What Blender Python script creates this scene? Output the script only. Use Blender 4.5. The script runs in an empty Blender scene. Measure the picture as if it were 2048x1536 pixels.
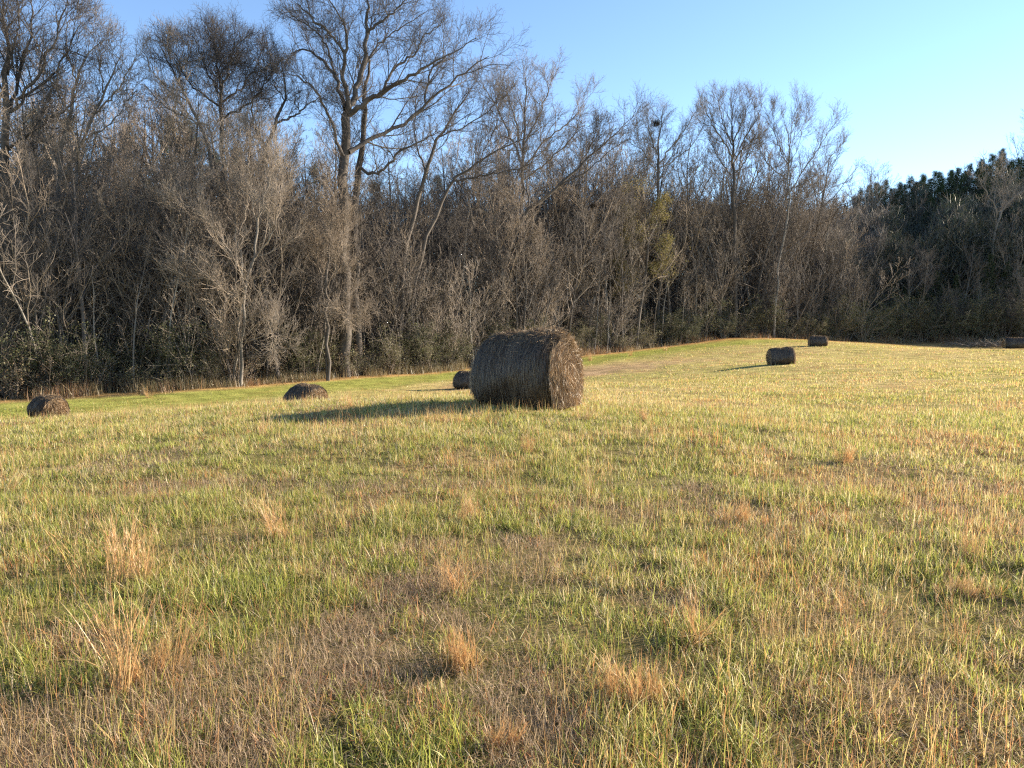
import bpy, math, random
import numpy as np
from mathutils import Vector

rng = np.random.default_rng(20)
random.seed(20)
scene = bpy.context.scene
col = scene.collection

# ------------------------------------------------------------------ camera
CAM_H, F, CX, CY, HOR = 1.6, 1490.0, 1024.0, 768.0, 627.0
PITCH = math.atan((CY - HOR) / F)
cam_d = bpy.data.cameras.new('camera')
cam_d.sensor_width = 36.0
cam_d.lens = 36.0 * F / 2048.0
cam_d.clip_start = 0.05
cam_d.clip_end = 5000
cam = bpy.data.objects.new('camera', cam_d)
col.objects.link(cam)
cam.location = (0, 0, CAM_H)
cam.rotation_euler = (math.radians(90) - PITCH, 0, 0)
scene.camera = cam

# ------------------------------------------------------------------ light
SUN_EL, SUN_AZ = math.radians(18.0), math.radians(19.5)      # azimuth measured from +X towards +Y
w = bpy.data.worlds.new('World')
scene.world = w
w.use_nodes = True
nt = w.node_tree
sky = nt.nodes.new('ShaderNodeTexSky')
sky.sky_type = 'NISHITA'
sky.sun_disc = False
sky.sun_elevation = SUN_EL
sky.sun_rotation = math.radians(90) - SUN_AZ
sky.altitude = 2200
sky.air_density = 1.0
sky.dust_density = 0.0
sky.ozone_density = 2.1
nt.nodes['Background'].inputs['Strength'].default_value = 0.10
nt.links.new(sky.outputs[0], nt.nodes['Background'].inputs['Color'])
sd = bpy.data.lights.new('sun', 'SUN')
sd.energy = 5.0
sd.angle = math.radians(0.5)
sd.color = (1.0, 0.87, 0.70)
sun = bpy.data.objects.new('sun', sd)
col.objects.link(sun)
sv = Vector((math.cos(SUN_EL) * math.cos(SUN_AZ), math.cos(SUN_EL) * math.sin(SUN_AZ), math.sin(SUN_EL)))
sun.rotation_euler = sv.to_track_quat('Z', 'Y').to_euler()
sun.location = (80, 30, 60)
vs = scene.view_settings
vs.view_transform = 'Standard'
vs.look = 'None'
vs.exposure = 1.74
vs.gamma = 1.0
scene.cycles.max_bounces = 5
scene.cycles.diffuse_bounces = 3
scene.cycles.glossy_bounces = 1
scene.cycles.transmission_bounces = 3
scene.cycles.use_denoising = False
scene.cycles.filter_width = 1.25
scene.render.film_transparent = False


# ------------------------------------------------------------------ picture <-> place
cp, sp = math.cos(PITCH), math.sin(PITCH)


def ray(px, py):
    a, b = (px - CX) / F, (CY - py) / F
    return np.array([a, cp + b * sp, -sp + b * cp])


def pt(px, py, Y):
    r = ray(px, py)
    return np.array([0, 0, CAM_H]) + r * (Y / r[1])


# ------------------------------------------------------------------ terrain
def vnoise(x, y, s, seed):
    x = np.asarray(x) / s + seed * 17.3
    y = np.asarray(y) / s - seed * 9.1
    xi, yi = np.floor(x), np.floor(y)
    fx, fy = x - xi, y - yi
    fx, fy = fx * fx * (3 - 2 * fx), fy * fy * (3 - 2 * fy)

    def h(a, b):
        v = np.sin(a * 127.1 + b * 311.7 + seed * 74.7) * 43758.5453
        return v - np.floor(v)
    return (h(xi, yi) * (1 - fx) + h(xi + 1, yi) * fx) * (1 - fy) + (h(xi, yi + 1) * (1 - fx) + h(xi + 1, yi + 1) * fx) * fy


def fbm(x, y, s, seed, o=3):
    v, a, t = 0, 1.0, 0
    for i in range(o):
        v = v + a * vnoise(x, y, s / (1.9 ** i), seed + i)
        t += a
        a *= 0.55
    return v / t


CTRL = [(-4, 0, 0), (4, 0, 0), (0, 3, 0), (-3, 5, 0), (3, 5, 0), (0, 9, 0), (-4, 8.5, -.05), (4.5, 8.5, -.02), (0, -40, -.5), (-40, -30, -2), (40, -30, -1.5)]
for p in [(60, 905, 9.5), (0, 846, 17), (90, 841, 37), (0, 801, 46), (300, 782, 50), (500, 770, 54), (700, 754, 60), (900, 741, 68),
          (300, 828, 18), (610, 805, 20), (610, 822, 34), (900, 797, 22), (900, 785, 35), (921, 777, 52), (1060, 809, 13), (700, 842, 11.5),
          (1200, 822, 13.5), (1200, 708, 82), (1350, 690, 92), (1450, 677, 97), (1650, 680, 105), (1850, 685, 115), (2048, 685, 115),
          (1300, 766, 40), (1300, 740, 57), (1563, 729, 50), (1635, 692, 79), (1900, 721, 60), (1750, 761, 35), (2025, 702, 78), (2030, 726, 52), (2030, 752, 36), (2030, 712, 65), (2200, 735, 45), (2200, 704, 78), (1850, 698, 86), (1950, 801, 22),
          (1500, 801, 23), (2048, 900, 9)]:
    CTRL.append(tuple(pt(*p)))
CTRL += [(-60, 40, -4.5), (-110, 30, -5), (-60, 80, -3.5), (-30, 90, -3), (0, 110, -2.5), (-60, 160, 1), (20, 150, 0), (40, 135, 0.5), (62, 150, 6), (95, 160, 11),
         (125, 175, 15), (95, 130, 1.5), (125, 128, 1), (172, 185, 34), (240, 210, 42), (205, 165, 37), (182, 150, 26), (110, 60, -3.5), (120, 20, -3), (180, 110, -1), (0, 260, 5), (-160, 200, 3), (-160, 100, -3),  # unseen high ground past the right edge, raised to shade the hill slope
         (70, 220, 8), (300, 90, 2)]
CTRL = np.array(CTRL, float)


def _tps(r2):
    return 0.5 * r2 * np.log(r2 + 1e-9)


_n = len(CTRL)
_K = _tps(((CTRL[:, None, :2] - CTRL[None, :, :2]) ** 2).sum(-1)) + np.eye(_n) * .6
_Pm = np.c_[np.ones(_n), CTRL[:, :2]]
_A = np.zeros((_n + 3, _n + 3))
_A[:_n, :_n] = _K
_A[:_n, _n:] = _Pm
_A[_n:, :_n] = _Pm.T
_W = np.linalg.solve(_A, np.r_[CTRL[:, 2], 0, 0, 0])


def ground(x, y):
    x = np.atleast_1d(np.asarray(x, float))
    y = np.atleast_1d(np.asarray(y, float))
    out = np.empty_like(x)
    for i in range(0, len(x), 100000):
        a, b = x[i:i + 100000], y[i:i + 100000]
        r2 = (a[:, None] - CTRL[None, :, 0]) ** 2 + (b[:, None] - CTRL[None, :, 1]) ** 2
        out[i:i + 100000] = _tps(r2) @ _W[:_n] + _W[_n] + _W[_n + 1] * a + _W[_n + 2] * b
    far = np.clip((np.hypot(x, y - 60) - 240) / 160, 0, 1)
    far = far * far * (3 - 2 * far)
    out = np.clip(out, -9, 44) * (1 - far) + 2.0 * far
    d = np.hypot(x, y)
    bump = (fbm(x, y, 1.1, 3, 2) - 0.5) * 0.07 + (fbm(x, y, 5.0, 5, 2) - 0.5) * 0.16
    return out + bump * np.clip(d / 2.5, 0.3, 1)


def gz(x, y):
    return float(ground([x], [y])[0])


def gp(px, py):
    """the ground point seen at a pixel"""
    r = ray(px, py)
    r = r / r[1]
    Y = np.geomspace(1.5, 160, 1500)
    P = np.array([0, 0, CAM_H]) + r[None] * Y[:, None]
    below = P[:, 2] < ground(P[:, 0], P[:, 1])
    i = int(np.argmax(below)) if below.any() else len(Y) - 1
    return float(P[i, 0]), float(P[i, 1])


TL = np.array([(-140, 30), (-60, 40)] + [tuple(pt(px, 750, Y)[:2]) for px, Y in
              [(0, 46), (300, 50), (500, 54), (700, 60), (900, 68), (1200, 82), (1350, 92), (1450, 97), (1650, 105), (1850, 115), (2048, 115)]] + [(140, 118), (260, 118)])


def tline(x):
    return np.interp(x, TL[:, 0], TL[:, 1])


# ------------------------------------------------------------------ mesh helpers
def mesh_np(name, V, quads=None, tris=None, colors=None, smooth=True):
    me = bpy.data.meshes.new(name)
    V = np.ascontiguousarray(V, np.float32)
    nq = 0 if quads is None else len(quads)
    ntr = 0 if tris is None else len(tris)
    idx = []
    if nq:
        idx.append(np.asarray(quads, np.int32).ravel())
    if ntr:
        idx.append(np.asarray(tris, np.int32).ravel())
    idx = np.concatenate(idx)
    me.vertices.add(len(V))
    me.vertices.foreach_set('co', V.ravel())
    me.loops.add(len(idx))
    me.loops.foreach_set('vertex_index', idx)
    me.polygons.add(nq + ntr)
    st = np.concatenate([np.arange(nq) * 4, nq * 4 + np.arange(ntr) * 3]).astype(np.int32)
    me.polygons.foreach_set('loop_start', st)
    me.update(calc_edges=True)
    if smooth:
        me.polygons.foreach_set('use_smooth', np.ones(nq + ntr, bool))
    if colors is not None:
        at = me.color_attributes.new('tint', 'FLOAT_COLOR', 'POINT')
        c = np.ones((len(V), 4), np.float32)
        c[:, :3] = colors
        at.data.foreach_set('color', c.ravel())
    return me


def obj(name, me, mat=None, parent=None):
    o = bpy.data.objects.new(name, me)
    col.objects.link(o)
    if mat is not None and len(me.materials) == 0:
        me.materials.append(mat)
    if parent is not None:
        o.parent = parent
    return o


def tag(o, label=None, cat=None, group=None, kind=None):
    if label:
        o['label'] = label
    if cat:
        o['category'] = cat
    if group:
        o['group'] = group
    if kind:
        o['kind'] = kind
    return o


def empty(name, loc, rz=0.0, sc=1.0):
    o = bpy.data.objects.new(name, None)
    o.empty_display_size = 0.3
    col.objects.link(o)
    o.location = loc
    o.rotation_euler = (0, 0, rz)
    o.scale = (sc, sc, sc) if not hasattr(sc, '__len__') else sc
    return o


def nrm(v):
    return v / np.maximum(np.linalg.norm(v, axis=-1, keepdims=True), 1e-9)


class Geo:
    """gathers tubes and strips into one mesh"""
    def __init__(self):
        self.v, self.q, self.t, self.c, self.n = [], [], [], [], 0

    def add(self, V, q=None, t=None, c=None):
        self.v.append(V)
        if q is not None and len(q):
            self.q.append(q + self.n)
        if t is not None and len(t):
            self.t.append(t + self.n)
        if c is not None:
            self.c.append(c)
        self.n += len(V)

    def tubes(self, P, R, k=4, c=None):
        M, n, _ = P.shape
        T = nrm(np.gradient(P, axis=1))
        main = nrm(P[:, -1] - P[:, 0])
        ref = np.where(np.abs(main[:, 2:3]) > 0.8, np.array([[1.0, 0.15, 0]]), np.array([[0.1, 0, 1.0]]))[:, None, :]
        U = nrm(np.cross(T, np.broadcast_to(ref, T.shape)))
        W = np.cross(T, U)
        a = np.arange(k) * 2 * math.pi / k
        V = P[:, :, None, :] + R[:, :, None, None] * (U[:, :, None, :] * np.cos(a)[None, None, :, None] + W[:, :, None, :] * np.sin(a)[None, None, :, None])
        base = (np.arange(M) * n * k)[:, None, None]
        i = np.arange(n - 1)[None, :, None] * k
        j = np.arange(k)[None, None, :]
        j2 = (j + 1) % k
        q = np.stack([base + i + j, base + i + j2, base + i + k + j2, base + i + k + j], -1).reshape(-1, 4)
        cc = None
        if c is not None:
            cc = np.repeat(c, n * k, axis=0)
        self.add(V.reshape(-1, 3), q, None, cc)

    def strips(self, P, D, Wd, c=None, tip=0.0):
        """flat tapering strips: P (M,n,3) spine, D (M,3) side direction, Wd (M,) half width"""
        M, n, _ = P.shape
        if n == 2:
            V = np.stack([P[:, 0] - D * Wd[:, None], P[:, 0] + D * Wd[:, None], P[:, 1]], 1)
            t = np.arange(M * 3).reshape(M, 3)
            cc = None if c is None else (np.repeat(c, 3, axis=0) if c.ndim == 2 else c[:, [0, 0, -1]].reshape(-1, 3))
            self.add(V.reshape(-1, 3), None, t, cc)
            return
        prof = np.linspace(1, 0.55, n - 1)
        m = 2 * (n - 1) + 1
        V = np.empty((M, m, 3))
        for i in range(n - 1):
            off = D * (Wd * prof[i])[:, None]
            V[:, 2 * i] = P[:, i] - off
            V[:, 2 * i + 1] = P[:, i] + off
        V[:, m - 1] = P[:, n - 1]
        b = (np.arange(M) * m)[:, None]
        q = np.concatenate([np.concatenate([b + 2 * i, b + 2 * i + 1, b + 2 * i + 3, b + 2 * i + 2], 1) for i in range(n - 2)]) if n > 2 else None
        t = np.concatenate([b + m - 3, b + m - 2, b + m - 1], 1)
        cc = None
        if c is not None:
            cc = np.repeat(c, m, axis=0)
        self.add(V.reshape(-1, 3), q, t, cc)

    def mesh(self, name, smooth=True):
        return mesh_np(name, np.concatenate(self.v), np.concatenate(self.q) if self.q else None,
                       np.concatenate(self.t) if self.t else None, np.concatenate(self.c) if self.c else None, smooth)


# ------------------------------------------------------------------ materials
def new_mat(name):
    m = bpy.data.materials.new(name)
    m.use_nodes = True
    n = m.node_tree
    n.nodes.clear()
    out = n.nodes.new('ShaderNodeOutputMaterial')
    return m, n, out


def mat_bark(name, c1, c2, var=0.35, scale=3.0, stretch=0.25):
    m, n, out = new_mat(name)
    tc = n.nodes.new('ShaderNodeTexCoord')
    mp = n.nodes.new('ShaderNodeMapping')
    mp.inputs['Scale'].default_value = (1, 1, stretch)
    no = n.nodes.new('ShaderNodeTexNoise')
    no.inputs['Scale'].default_value = scale
    no.inputs['Detail'].default_value = 4
    rp = n.nodes.new('ShaderNodeValToRGB')
    rp.color_ramp.elements[0].color = (*c1, 1)
    rp.color_ramp.elements[1].color = (*c2, 1)
    rp.color_ramp.elements[0].position = 0.3
    rp.color_ramp.elements[1].position = 0.7
    oi = n.nodes.new('ShaderNodeObjectInfo')
    mr = n.nodes.new('ShaderNodeMapRange')
    mr.inputs['To Min'].default_value = 1 - var
    mr.inputs['To Max'].default_value = 1 + var
    mx = n.nodes.new('ShaderNodeVectorMath')
    mx.operation = 'SCALE'
    bs = n.nodes.new('ShaderNodeBsdfPrincipled')
    bs.inputs['Roughness'].default_value = 0.85
    bs.inputs['Specular IOR Level'].default_value = 0.25
    L = n.links.new
    L(tc.outputs['Object'], mp.inputs[0])
    L(mp.outputs[0], no.inputs[0])
    L(no.outputs[0], rp.inputs[0])
    L(oi.outputs['Random'], mr.inputs['Value'])
    L(rp.outputs[0], mx.inputs[0])
    L(mr.outputs[0], mx.inputs['Scale'])
    L(mx.outputs[0], bs.inputs['Base Color'])
    L(bs.outputs[0], out.inputs[0])
    return m


def mat_blade(name, trans=0.4, gloss=0.06, var=0.0, tgain=1.0):
    m, n, out = new_mat(name)
    at = n.nodes.new('ShaderNodeAttribute')
    at.attribute_name = 'tint'
    d = n.nodes.new('ShaderNodeBsdfDiffuse')
    t = n.nodes.new('ShaderNodeBsdfTranslucent')
    g = n.nodes.new('ShaderNodeBsdfGlossy')
    g.inputs['Roughness'].default_value = 0.45
    g.inputs['Color'].default_value = (0.9, 0.9, 0.85, 1)
    m1 = n.nodes.new('ShaderNodeMixShader')
    m1.inputs[0].default_value = trans
    m2 = n.nodes.new('ShaderNodeMixShader')
    m2.inputs[0].default_value = gloss
    L = n.links.new
    src = at.outputs['Color']
    if var:
        oi = n.nodes.new('ShaderNodeObjectInfo')
        mr = n.nodes.new('ShaderNodeMapRange')
        mr.inputs['To Min'].default_value = 1 - var
        mr.inputs['To Max'].default_value = 1 + var
        mx = n.nodes.new('ShaderNodeVectorMath')
        mx.operation = 'SCALE'
        L(oi.outputs['Random'], mr.inputs['Value'])
        L(src, mx.inputs[0])
        L(mr.outputs[0], mx.inputs['Scale'])
        src = mx.outputs[0]
    L(src, d.inputs['Color'])
    L(src, t.inputs['Color'])
    L(d.outputs[0], m1.inputs[1])
    L(t.outputs[0], m1.inputs[2])
    L(m1.outputs[0], m2.inputs[1])
    L(g.outputs[0], m2.inputs[2])
    L(m2.outputs[0], out.inputs[0])
    return m


M_bark_dark = mat_bark('bark_dark', (.062, .052, .044), (.13, .11, .092))
M_bark_grey = mat_bark('bark_grey', (.11, .097, .082), (.22, .195, .165))
M_bark_pale = mat_bark('bark_pale', (.12, .108, .092), (.30, .275, .24), .15, 1.6, .5)
M_twig = mat_bark('twig_grey', (.14, .116, .094), (.26, .214, .168), .3, 1.0, 1)
M_twig_dark = mat_bark('twig_dark', (.06, .052, .048), (.115, .10, .088), .25, 1.0, 1)
M_twig_tan = mat_bark('twig_tan', (.175, .138, .105), (.34, .272, .203), .3, 1.0, 1)
M_blade = mat_blade('grass_blade', .5, .02)
M_dry = mat_blade('dry_stem', .35, .04)
M_leaf = mat_blade('leaf', .3, .015, .25)
M_needle = mat_blade('needle', .12, .01, .25)
M_hay = mat_blade('hay_strand', .15, .04)


# ------------------------------------------------------------------ grass colour over the field
def lin(*c):
    return np.array(c, float)


GREEN, LIME, STRAW, BROWN, ORANGE, PALE = lin(.165, .195, .04), lin(.39, .39, .085), lin(.55, .435, .175), lin(.37, .245, .155), lin(.52, .25, .10), lin(.66, .56, .33)
PATCH = []      # dead thatch patches of the near field: x, y, radius, strength
for px, py, r, s in [(120, 1490, .75, 1), (300, 1440, .6, 1), (480, 1500, .4, .9), (30, 1430, .35, .7), (620, 1310, .5, 1), (720, 1270, .45, 1), (540, 1360, .35, .9), (800, 1330, .25, .6),
                     (880, 1175, .6, .9), (780, 1190, .4, .6), (330, 985, .9, .7), (290, 920, 1.0, .7), (720, 975, .8, .5), (1280, 1375, .35, .6), (1000, 1400, .3, .8), (1040, 1480, .25, .8),
                     (1850, 1410, .5, .6), (1700, 1230, .45, .5), (1480, 1060, .7, .6), (1750, 1060, .8, .4), (1200, 1010, .7, .5), (1850, 960, 1.2, .5), (1420, 1000, .7, .6), (680, 1040, .6, .4), (2000, 1030, .9, .6), (2020, 1250, .5, .6),
                     (560, 1440, .3, .8), (1040, 1100, .22, 1.2), (840, 1440, .3, .5), (1560, 1400, .3, .5), (450, 1090, .5, .4), (1100, 1290, .35, .4), (1350, 1230, .35, .6)]:
    x, y = gp(px, py)
    PATCH.append((x, y, r, s))


def zones(x, y):
    """weights of brown thatch, green, straw, orange at ground points"""
    n1 = fbm(x, y, 1.6, 11)
    n2 = fbm(x, y, 6.0, 21)
    n3 = fbm(x, y, .5, 31, 2)
    brown = np.clip((n1 - .62) * 4, 0, 1) * .3 + .1 * np.clip((n3 - .62) * 6, 0, 1)
    for (a, b, r, s) in PATCH:
        d = np.hypot(x - a, (y - b) * .8) / (r * (.9 if s > .75 else .6)) + (n3 - .5) * 1.9
        brown = np.maximum(brown, s * (1.0 if s > .75 else .5) * np.clip((1.15 - d) * 1.6, 0, 1))
    dt = tline(x) - y                       # distance in front of the wood
    far = np.clip((np.hypot(x, y) - 9) / 14, 0, 1)
    green = np.clip(.45 + (n2 - .5) * 1.6 + (n3 - .5) * 1.5, 0.1, 1)
    straw = np.clip(.30 + (1 - green) * .5 + far * .42, 0, 1)
    strip = np.clip((dt - 1.6) / 1.5, 0, 1) * np.clip((12.5 - dt + (n1 - .5) * 5) / 4, 0, 1) * np.clip((42 - x) / 14, 0, 1)
    green = np.clip(green * (1 - .35 * far) + 1.7 * strip, 0, 3)
    straw = straw * (1 - .85 * strip)
    brown = brown * (1 - .9 * strip)
    band = np.clip((dt - 11) / 3, 0, 1) * np.clip((25 - dt + (n1 - .5) * 8) / 5, 0, 1) * np.clip((x + 6) / 6, 0, 1) * np.clip((60 - y) / 10 + 1, 0, 1)
    brown = brown + 1.3 * band * (y > 36)
    green = green * (1 - .55 * band)
    n4 = fbm(x, y, .9, 131, 2)
    orange = .04 + np.clip((n1 - .62) * 3, 0, .3) + .45 * np.clip((n4 - .64) * 6, 0, 1) + 2.2 * np.clip(1 - np.abs(dt - .4) / 2.4, 0, 1) + 1.6 * np.clip(1 - np.abs(dt - 1) / 5, 0, 1) * np.clip((x - 20) / 6, 0, 1)
    return brown, green, straw, orange


def pick_colors(x, y, dead_bias=0.0):
    b, g, s, o = zones(x, y)
    N = len(x)
    b = np.clip(b, 0, 1)
    r_ = 1 - .82 * b
    wts = np.stack([b * 3, g * .66 * r_, (g * .95 + .22) * r_, s * .55 * r_, o * r_ * .8 + .03 + .3 * b, (.10 + s * .1) * r_], 1)
    cum = np.cumsum(wts, 1)
    u = rng.random(N) * cum[:, -1]
    k = (u[:, None] > cum).sum(1)
    pal = np.stack([BROWN, GREEN, LIME, STRAW, ORANGE, PALE])
    c = pal[k] * rng.uniform(.72, 1.28, (N, 1)) * rng.uniform(.93, 1.07, (N, 3))
    return c, k, b


# ------------------------------------------------------------------ ground sheet
def build_ground():
    u = np.linspace(-1, 1, 261)
    X = 900 * np.sinh(5.6 * u) / np.sinh(5.6)
    vv = np.linspace(0, 1, 301)
    Y = -60 + 66 * np.minimum(vv / .12, 1) + 1400 * np.sinh(5.2 * np.clip((vv - .12) / .88, 0, 1)) / np.sinh(5.2)
    gx, gy = np.meshgrid(X, Y)
    x, y = gx.ravel(), gy.ravel()
    z = ground(x, y)
    nx = len(X)
    i, j = np.meshgrid(np.arange(nx - 1), np.arange(len(Y) - 1))
    a = (j * nx + i).ravel()
    q = np.stack([a, a + 1, a + nx + 1, a + nx], 1)
    b, g, s, o = zones(x, y)
    t = (b * 2.3 + g * 1.1 + s * .9 + o + .2)[:, None]
    c = (BROWN * (b * 2.3)[:, None] + (GREEN * .9 + LIME * .3) * (g * 1.0)[:, None] + STRAW * .8 * (s * .9)[:, None] + ORANGE * .8 * o[:, None] + BROWN * .2) / t
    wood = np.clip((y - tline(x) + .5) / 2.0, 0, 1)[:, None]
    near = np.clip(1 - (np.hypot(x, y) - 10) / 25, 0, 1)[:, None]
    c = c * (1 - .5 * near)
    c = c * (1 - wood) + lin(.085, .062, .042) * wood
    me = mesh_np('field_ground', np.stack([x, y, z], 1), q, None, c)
    m, n, out = new_mat('field_soil')
    at = n.nodes.new('ShaderNodeAttribute')
    at.attribute_name = 'tint'
    tc = n.nodes.new('ShaderNodeTexCoord')
    no = n.nodes.new('ShaderNodeTexNoise')
    no.inputs['Scale'].default_value = 9
    no.inputs['Detail'].default_value = 8
    no.inputs['Roughness'].default_value = .7
    no2 = n.nodes.new('ShaderNodeTexNoise')
    no2.inputs['Scale'].default_value = .8
    no2.inputs['Detail'].default_value = 5
    mr = n.nodes.new('ShaderNodeMapRange')
    mr.inputs['From Min'].default_value = .3
    mr.inputs['From Max'].default_value = .7
    mr.inputs['To Min'].default_value = .45
    mr.inputs['To Max'].default_value = 1.45
    mr2 = n.nodes.new('ShaderNodeMapRange')
    mr2.inputs['From Min'].default_value = .35
    mr2.inputs['From Max'].default_value = .65
    mr2.inputs['To Min'].default_value = .75
    mr2.inputs['To Max'].default_value = 1.25
    mu = n.nodes.new('ShaderNodeMath')
    mu.operation = 'MULTIPLY'
    sc = n.nodes.new('ShaderNodeVectorMath')
    sc.operation = 'SCALE'
    bp = n.nodes.new('ShaderNodeBump')
    bp.inputs['Distance'].default_value = .06
    bp.inputs['Strength'].default_value = .8
    bs = n.nodes.new('ShaderNodeBsdfDiffuse')
    L = n.links.new
    L(tc.outputs['Object'], no.inputs[0])
    L(tc.outputs['Object'], no2.inputs[0])
    L(no.outputs[0], mr.inputs['Value'])
    L(no2.outputs[0], mr2.inputs['Value'])
    L(mr.outputs[0], mu.inputs[0])
    L(mr2.outputs[0], mu.inputs[1])
    L(at.outputs['Color'], sc.inputs[0])
    L(mu.outputs[0], sc.inputs['Scale'])
    L(sc.outputs[0], bs.inputs['Color'])
    L(no.outputs[0], bp.inputs['Height'])
    L(bp.outputs[0], bs.inputs['Normal'])
    L(bs.outputs[0], out.inputs[0])
    tag(obj('ground', me, m), kind='structure')


build_ground()


# ------------------------------------------------------------------ grass
def blades(G, x, y, n, h, wd, lean, bend, c, az=None, zoff=0.0):
    N = len(x)
    az = rng.uniform(0, 2 * math.pi, N) if az is None else az
    z = ground(x, y) - .006 + zoff
    P = np.empty((N, n, 3))
    P[:, 0] = np.stack([x, y, z], 1)
    ca, sa = np.cos(az), np.sin(az)
    for i in range(1, n):
        th = lean + bend * ((i - .5) / (n - 1))
        st = h / (n - 1)
        P[:, i] = P[:, i - 1] + np.stack([ca * np.sin(th) * st, sa * np.sin(th) * st, np.cos(th) * st], 1)
    tw = az + math.pi / 2 + rng.normal(0, .5, N)
    D = np.stack([np.cos(tw), np.sin(tw), np.zeros(N)], 1)
    G.strips(P, D, wd, c)


def sample_field(N, y0, y1, power):
    """points in a wedge in front of the camera, density ~ Y**-power"""
    e = 2 - power
    u = rng.random(N)
    Y = (y0 ** e + u * (y1 ** e - y0 ** e)) ** (1 / e) if abs(e) > 1e-6 else y0 * (y1 / y0) ** u
    core = Y * .74 + .6
    X = rng.uniform(-1, 1, N) * core
    side = rng.random(N) < .24            # thinner cover carries on past the edges of the view
    X = np.where(side, np.sign(X) * (core + rng.random(N) * (4.5 + .12 * Y)), X)
    return X, Y


def clumpy(x, y, s, seed, k):
    return rng.random(len(x)) < np.clip((fbm(x, y, s, seed, 2) - .5) * k + .6, .12, 1)


def build_grass():
    G = Geo()
    # main blades, near to far
    for (N, y0, y1, pw, n) in [(800000, .8, 6.5, .9, 4), (930000, 6.0, 16, 1.3, 3), (640000, 15, 42, 1.6, 3), (480000, 38, 118, 1.5, 2)]:
        x, y = sample_field(N, y0, y1, pw)
        keep = (y < tline(x) + .5) & clumpy(x, y, .22 if y1 < 20 else 1.2, 41, 4.2)
        x, y = x[keep], y[keep]
        c, k, b = pick_colors(x, y)
        N = len(x)
        d = np.hypot(x, y)
        tall = fbm(x, y, .8, 51, 2)
        dead = (k == 0)
        h = rng.uniform(.04, .125, N) * (.55 + .9 * tall) * np.where(dead, .6, 1) * (1 + .004 * d)
        h = h * np.where(rng.random(N) < .05, 1.6, 1) * (1 - .45 * np.clip(b, 0, 1))
        h *= np.clip(1 - .55 * np.clip((40 - (tline(x) - y) * 3) / 40, 0, 1) * (d > 35), .4, 1)
        wd = rng.uniform(.0015, .0031, N) * np.maximum(1, d / 5.5) ** .88 * np.where(dead, .75, 1)
        lean = np.abs(rng.normal(.7, .6, N)) + np.where(dead, .45, 0)
        bend = rng.normal(1.1, 1.1, N)
        blades(G, x, y, n, h, wd, lean, bend, c)
    # matted dead thatch lying between the blades
    for (N, y0, y1, pw) in [(370000, .8, 7, 1.0), (260000, 6.5, 20, 1.5)]:
        x, y = sample_field(N, y0, y1, pw)
        b, g, s, o = zones(x, y)
        keep = rng.random(N) < np.clip(.17 + b * 1.0, 0, 1)
        x, y = x[keep], y[keep]
        N = len(x)
        d = np.hypot(x, y)
        mixc = rng.random((N, 1))
        c = (BROWN * .8 * mixc + (BROWN * .6 + PALE * .4) * (1 - mixc)) * rng.uniform(.6, 1.4, (N, 1))
        blades(G, x, y, 3, rng.uniform(.035, .11, N), rng.uniform(.0010, .0021, N) * np.maximum(1, d / 5.5) ** .9, rng.uniform(.35, 1.5, N), rng.normal(.3, 1.1, N), c, None, rng.uniform(0, .03, N))
    # thin upright dry stems scattered through the sward
    for (N, y0, y1, pw) in [(19000, 1.2, 12, 1.0), (26000, 10, 45, 1.4)]:
        x, y = sample_field(N, y0, y1, pw)
        keep = (fbm(x, y, .9, 61, 2) > .56) & (y < tline(x) - 2)
        x, y = x[keep], y[keep]
        N = len(x)
        d = np.hypot(x, y)
        mixc = rng.random((N, 1))
        c = (ORANGE * mixc + STRAW * 1.1 * (1 - mixc)) * rng.uniform(.7, 1.2, (N, 1))
        blades(G, x, y, 4, rng.uniform(.14, .30, N), rng.uniform(.0008, .0014, N) * np.maximum(1, d / 6) ** .9, np.abs(rng.normal(.1, .12, N)), rng.normal(.2, .25, N), c)
    me = G.mesh('field_grass')
    tag(obj('grass', me, M_blade), 'short mixed green and straw coloured hay grass covering the field', 'grass', kind='stuff')


build_grass()


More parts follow.
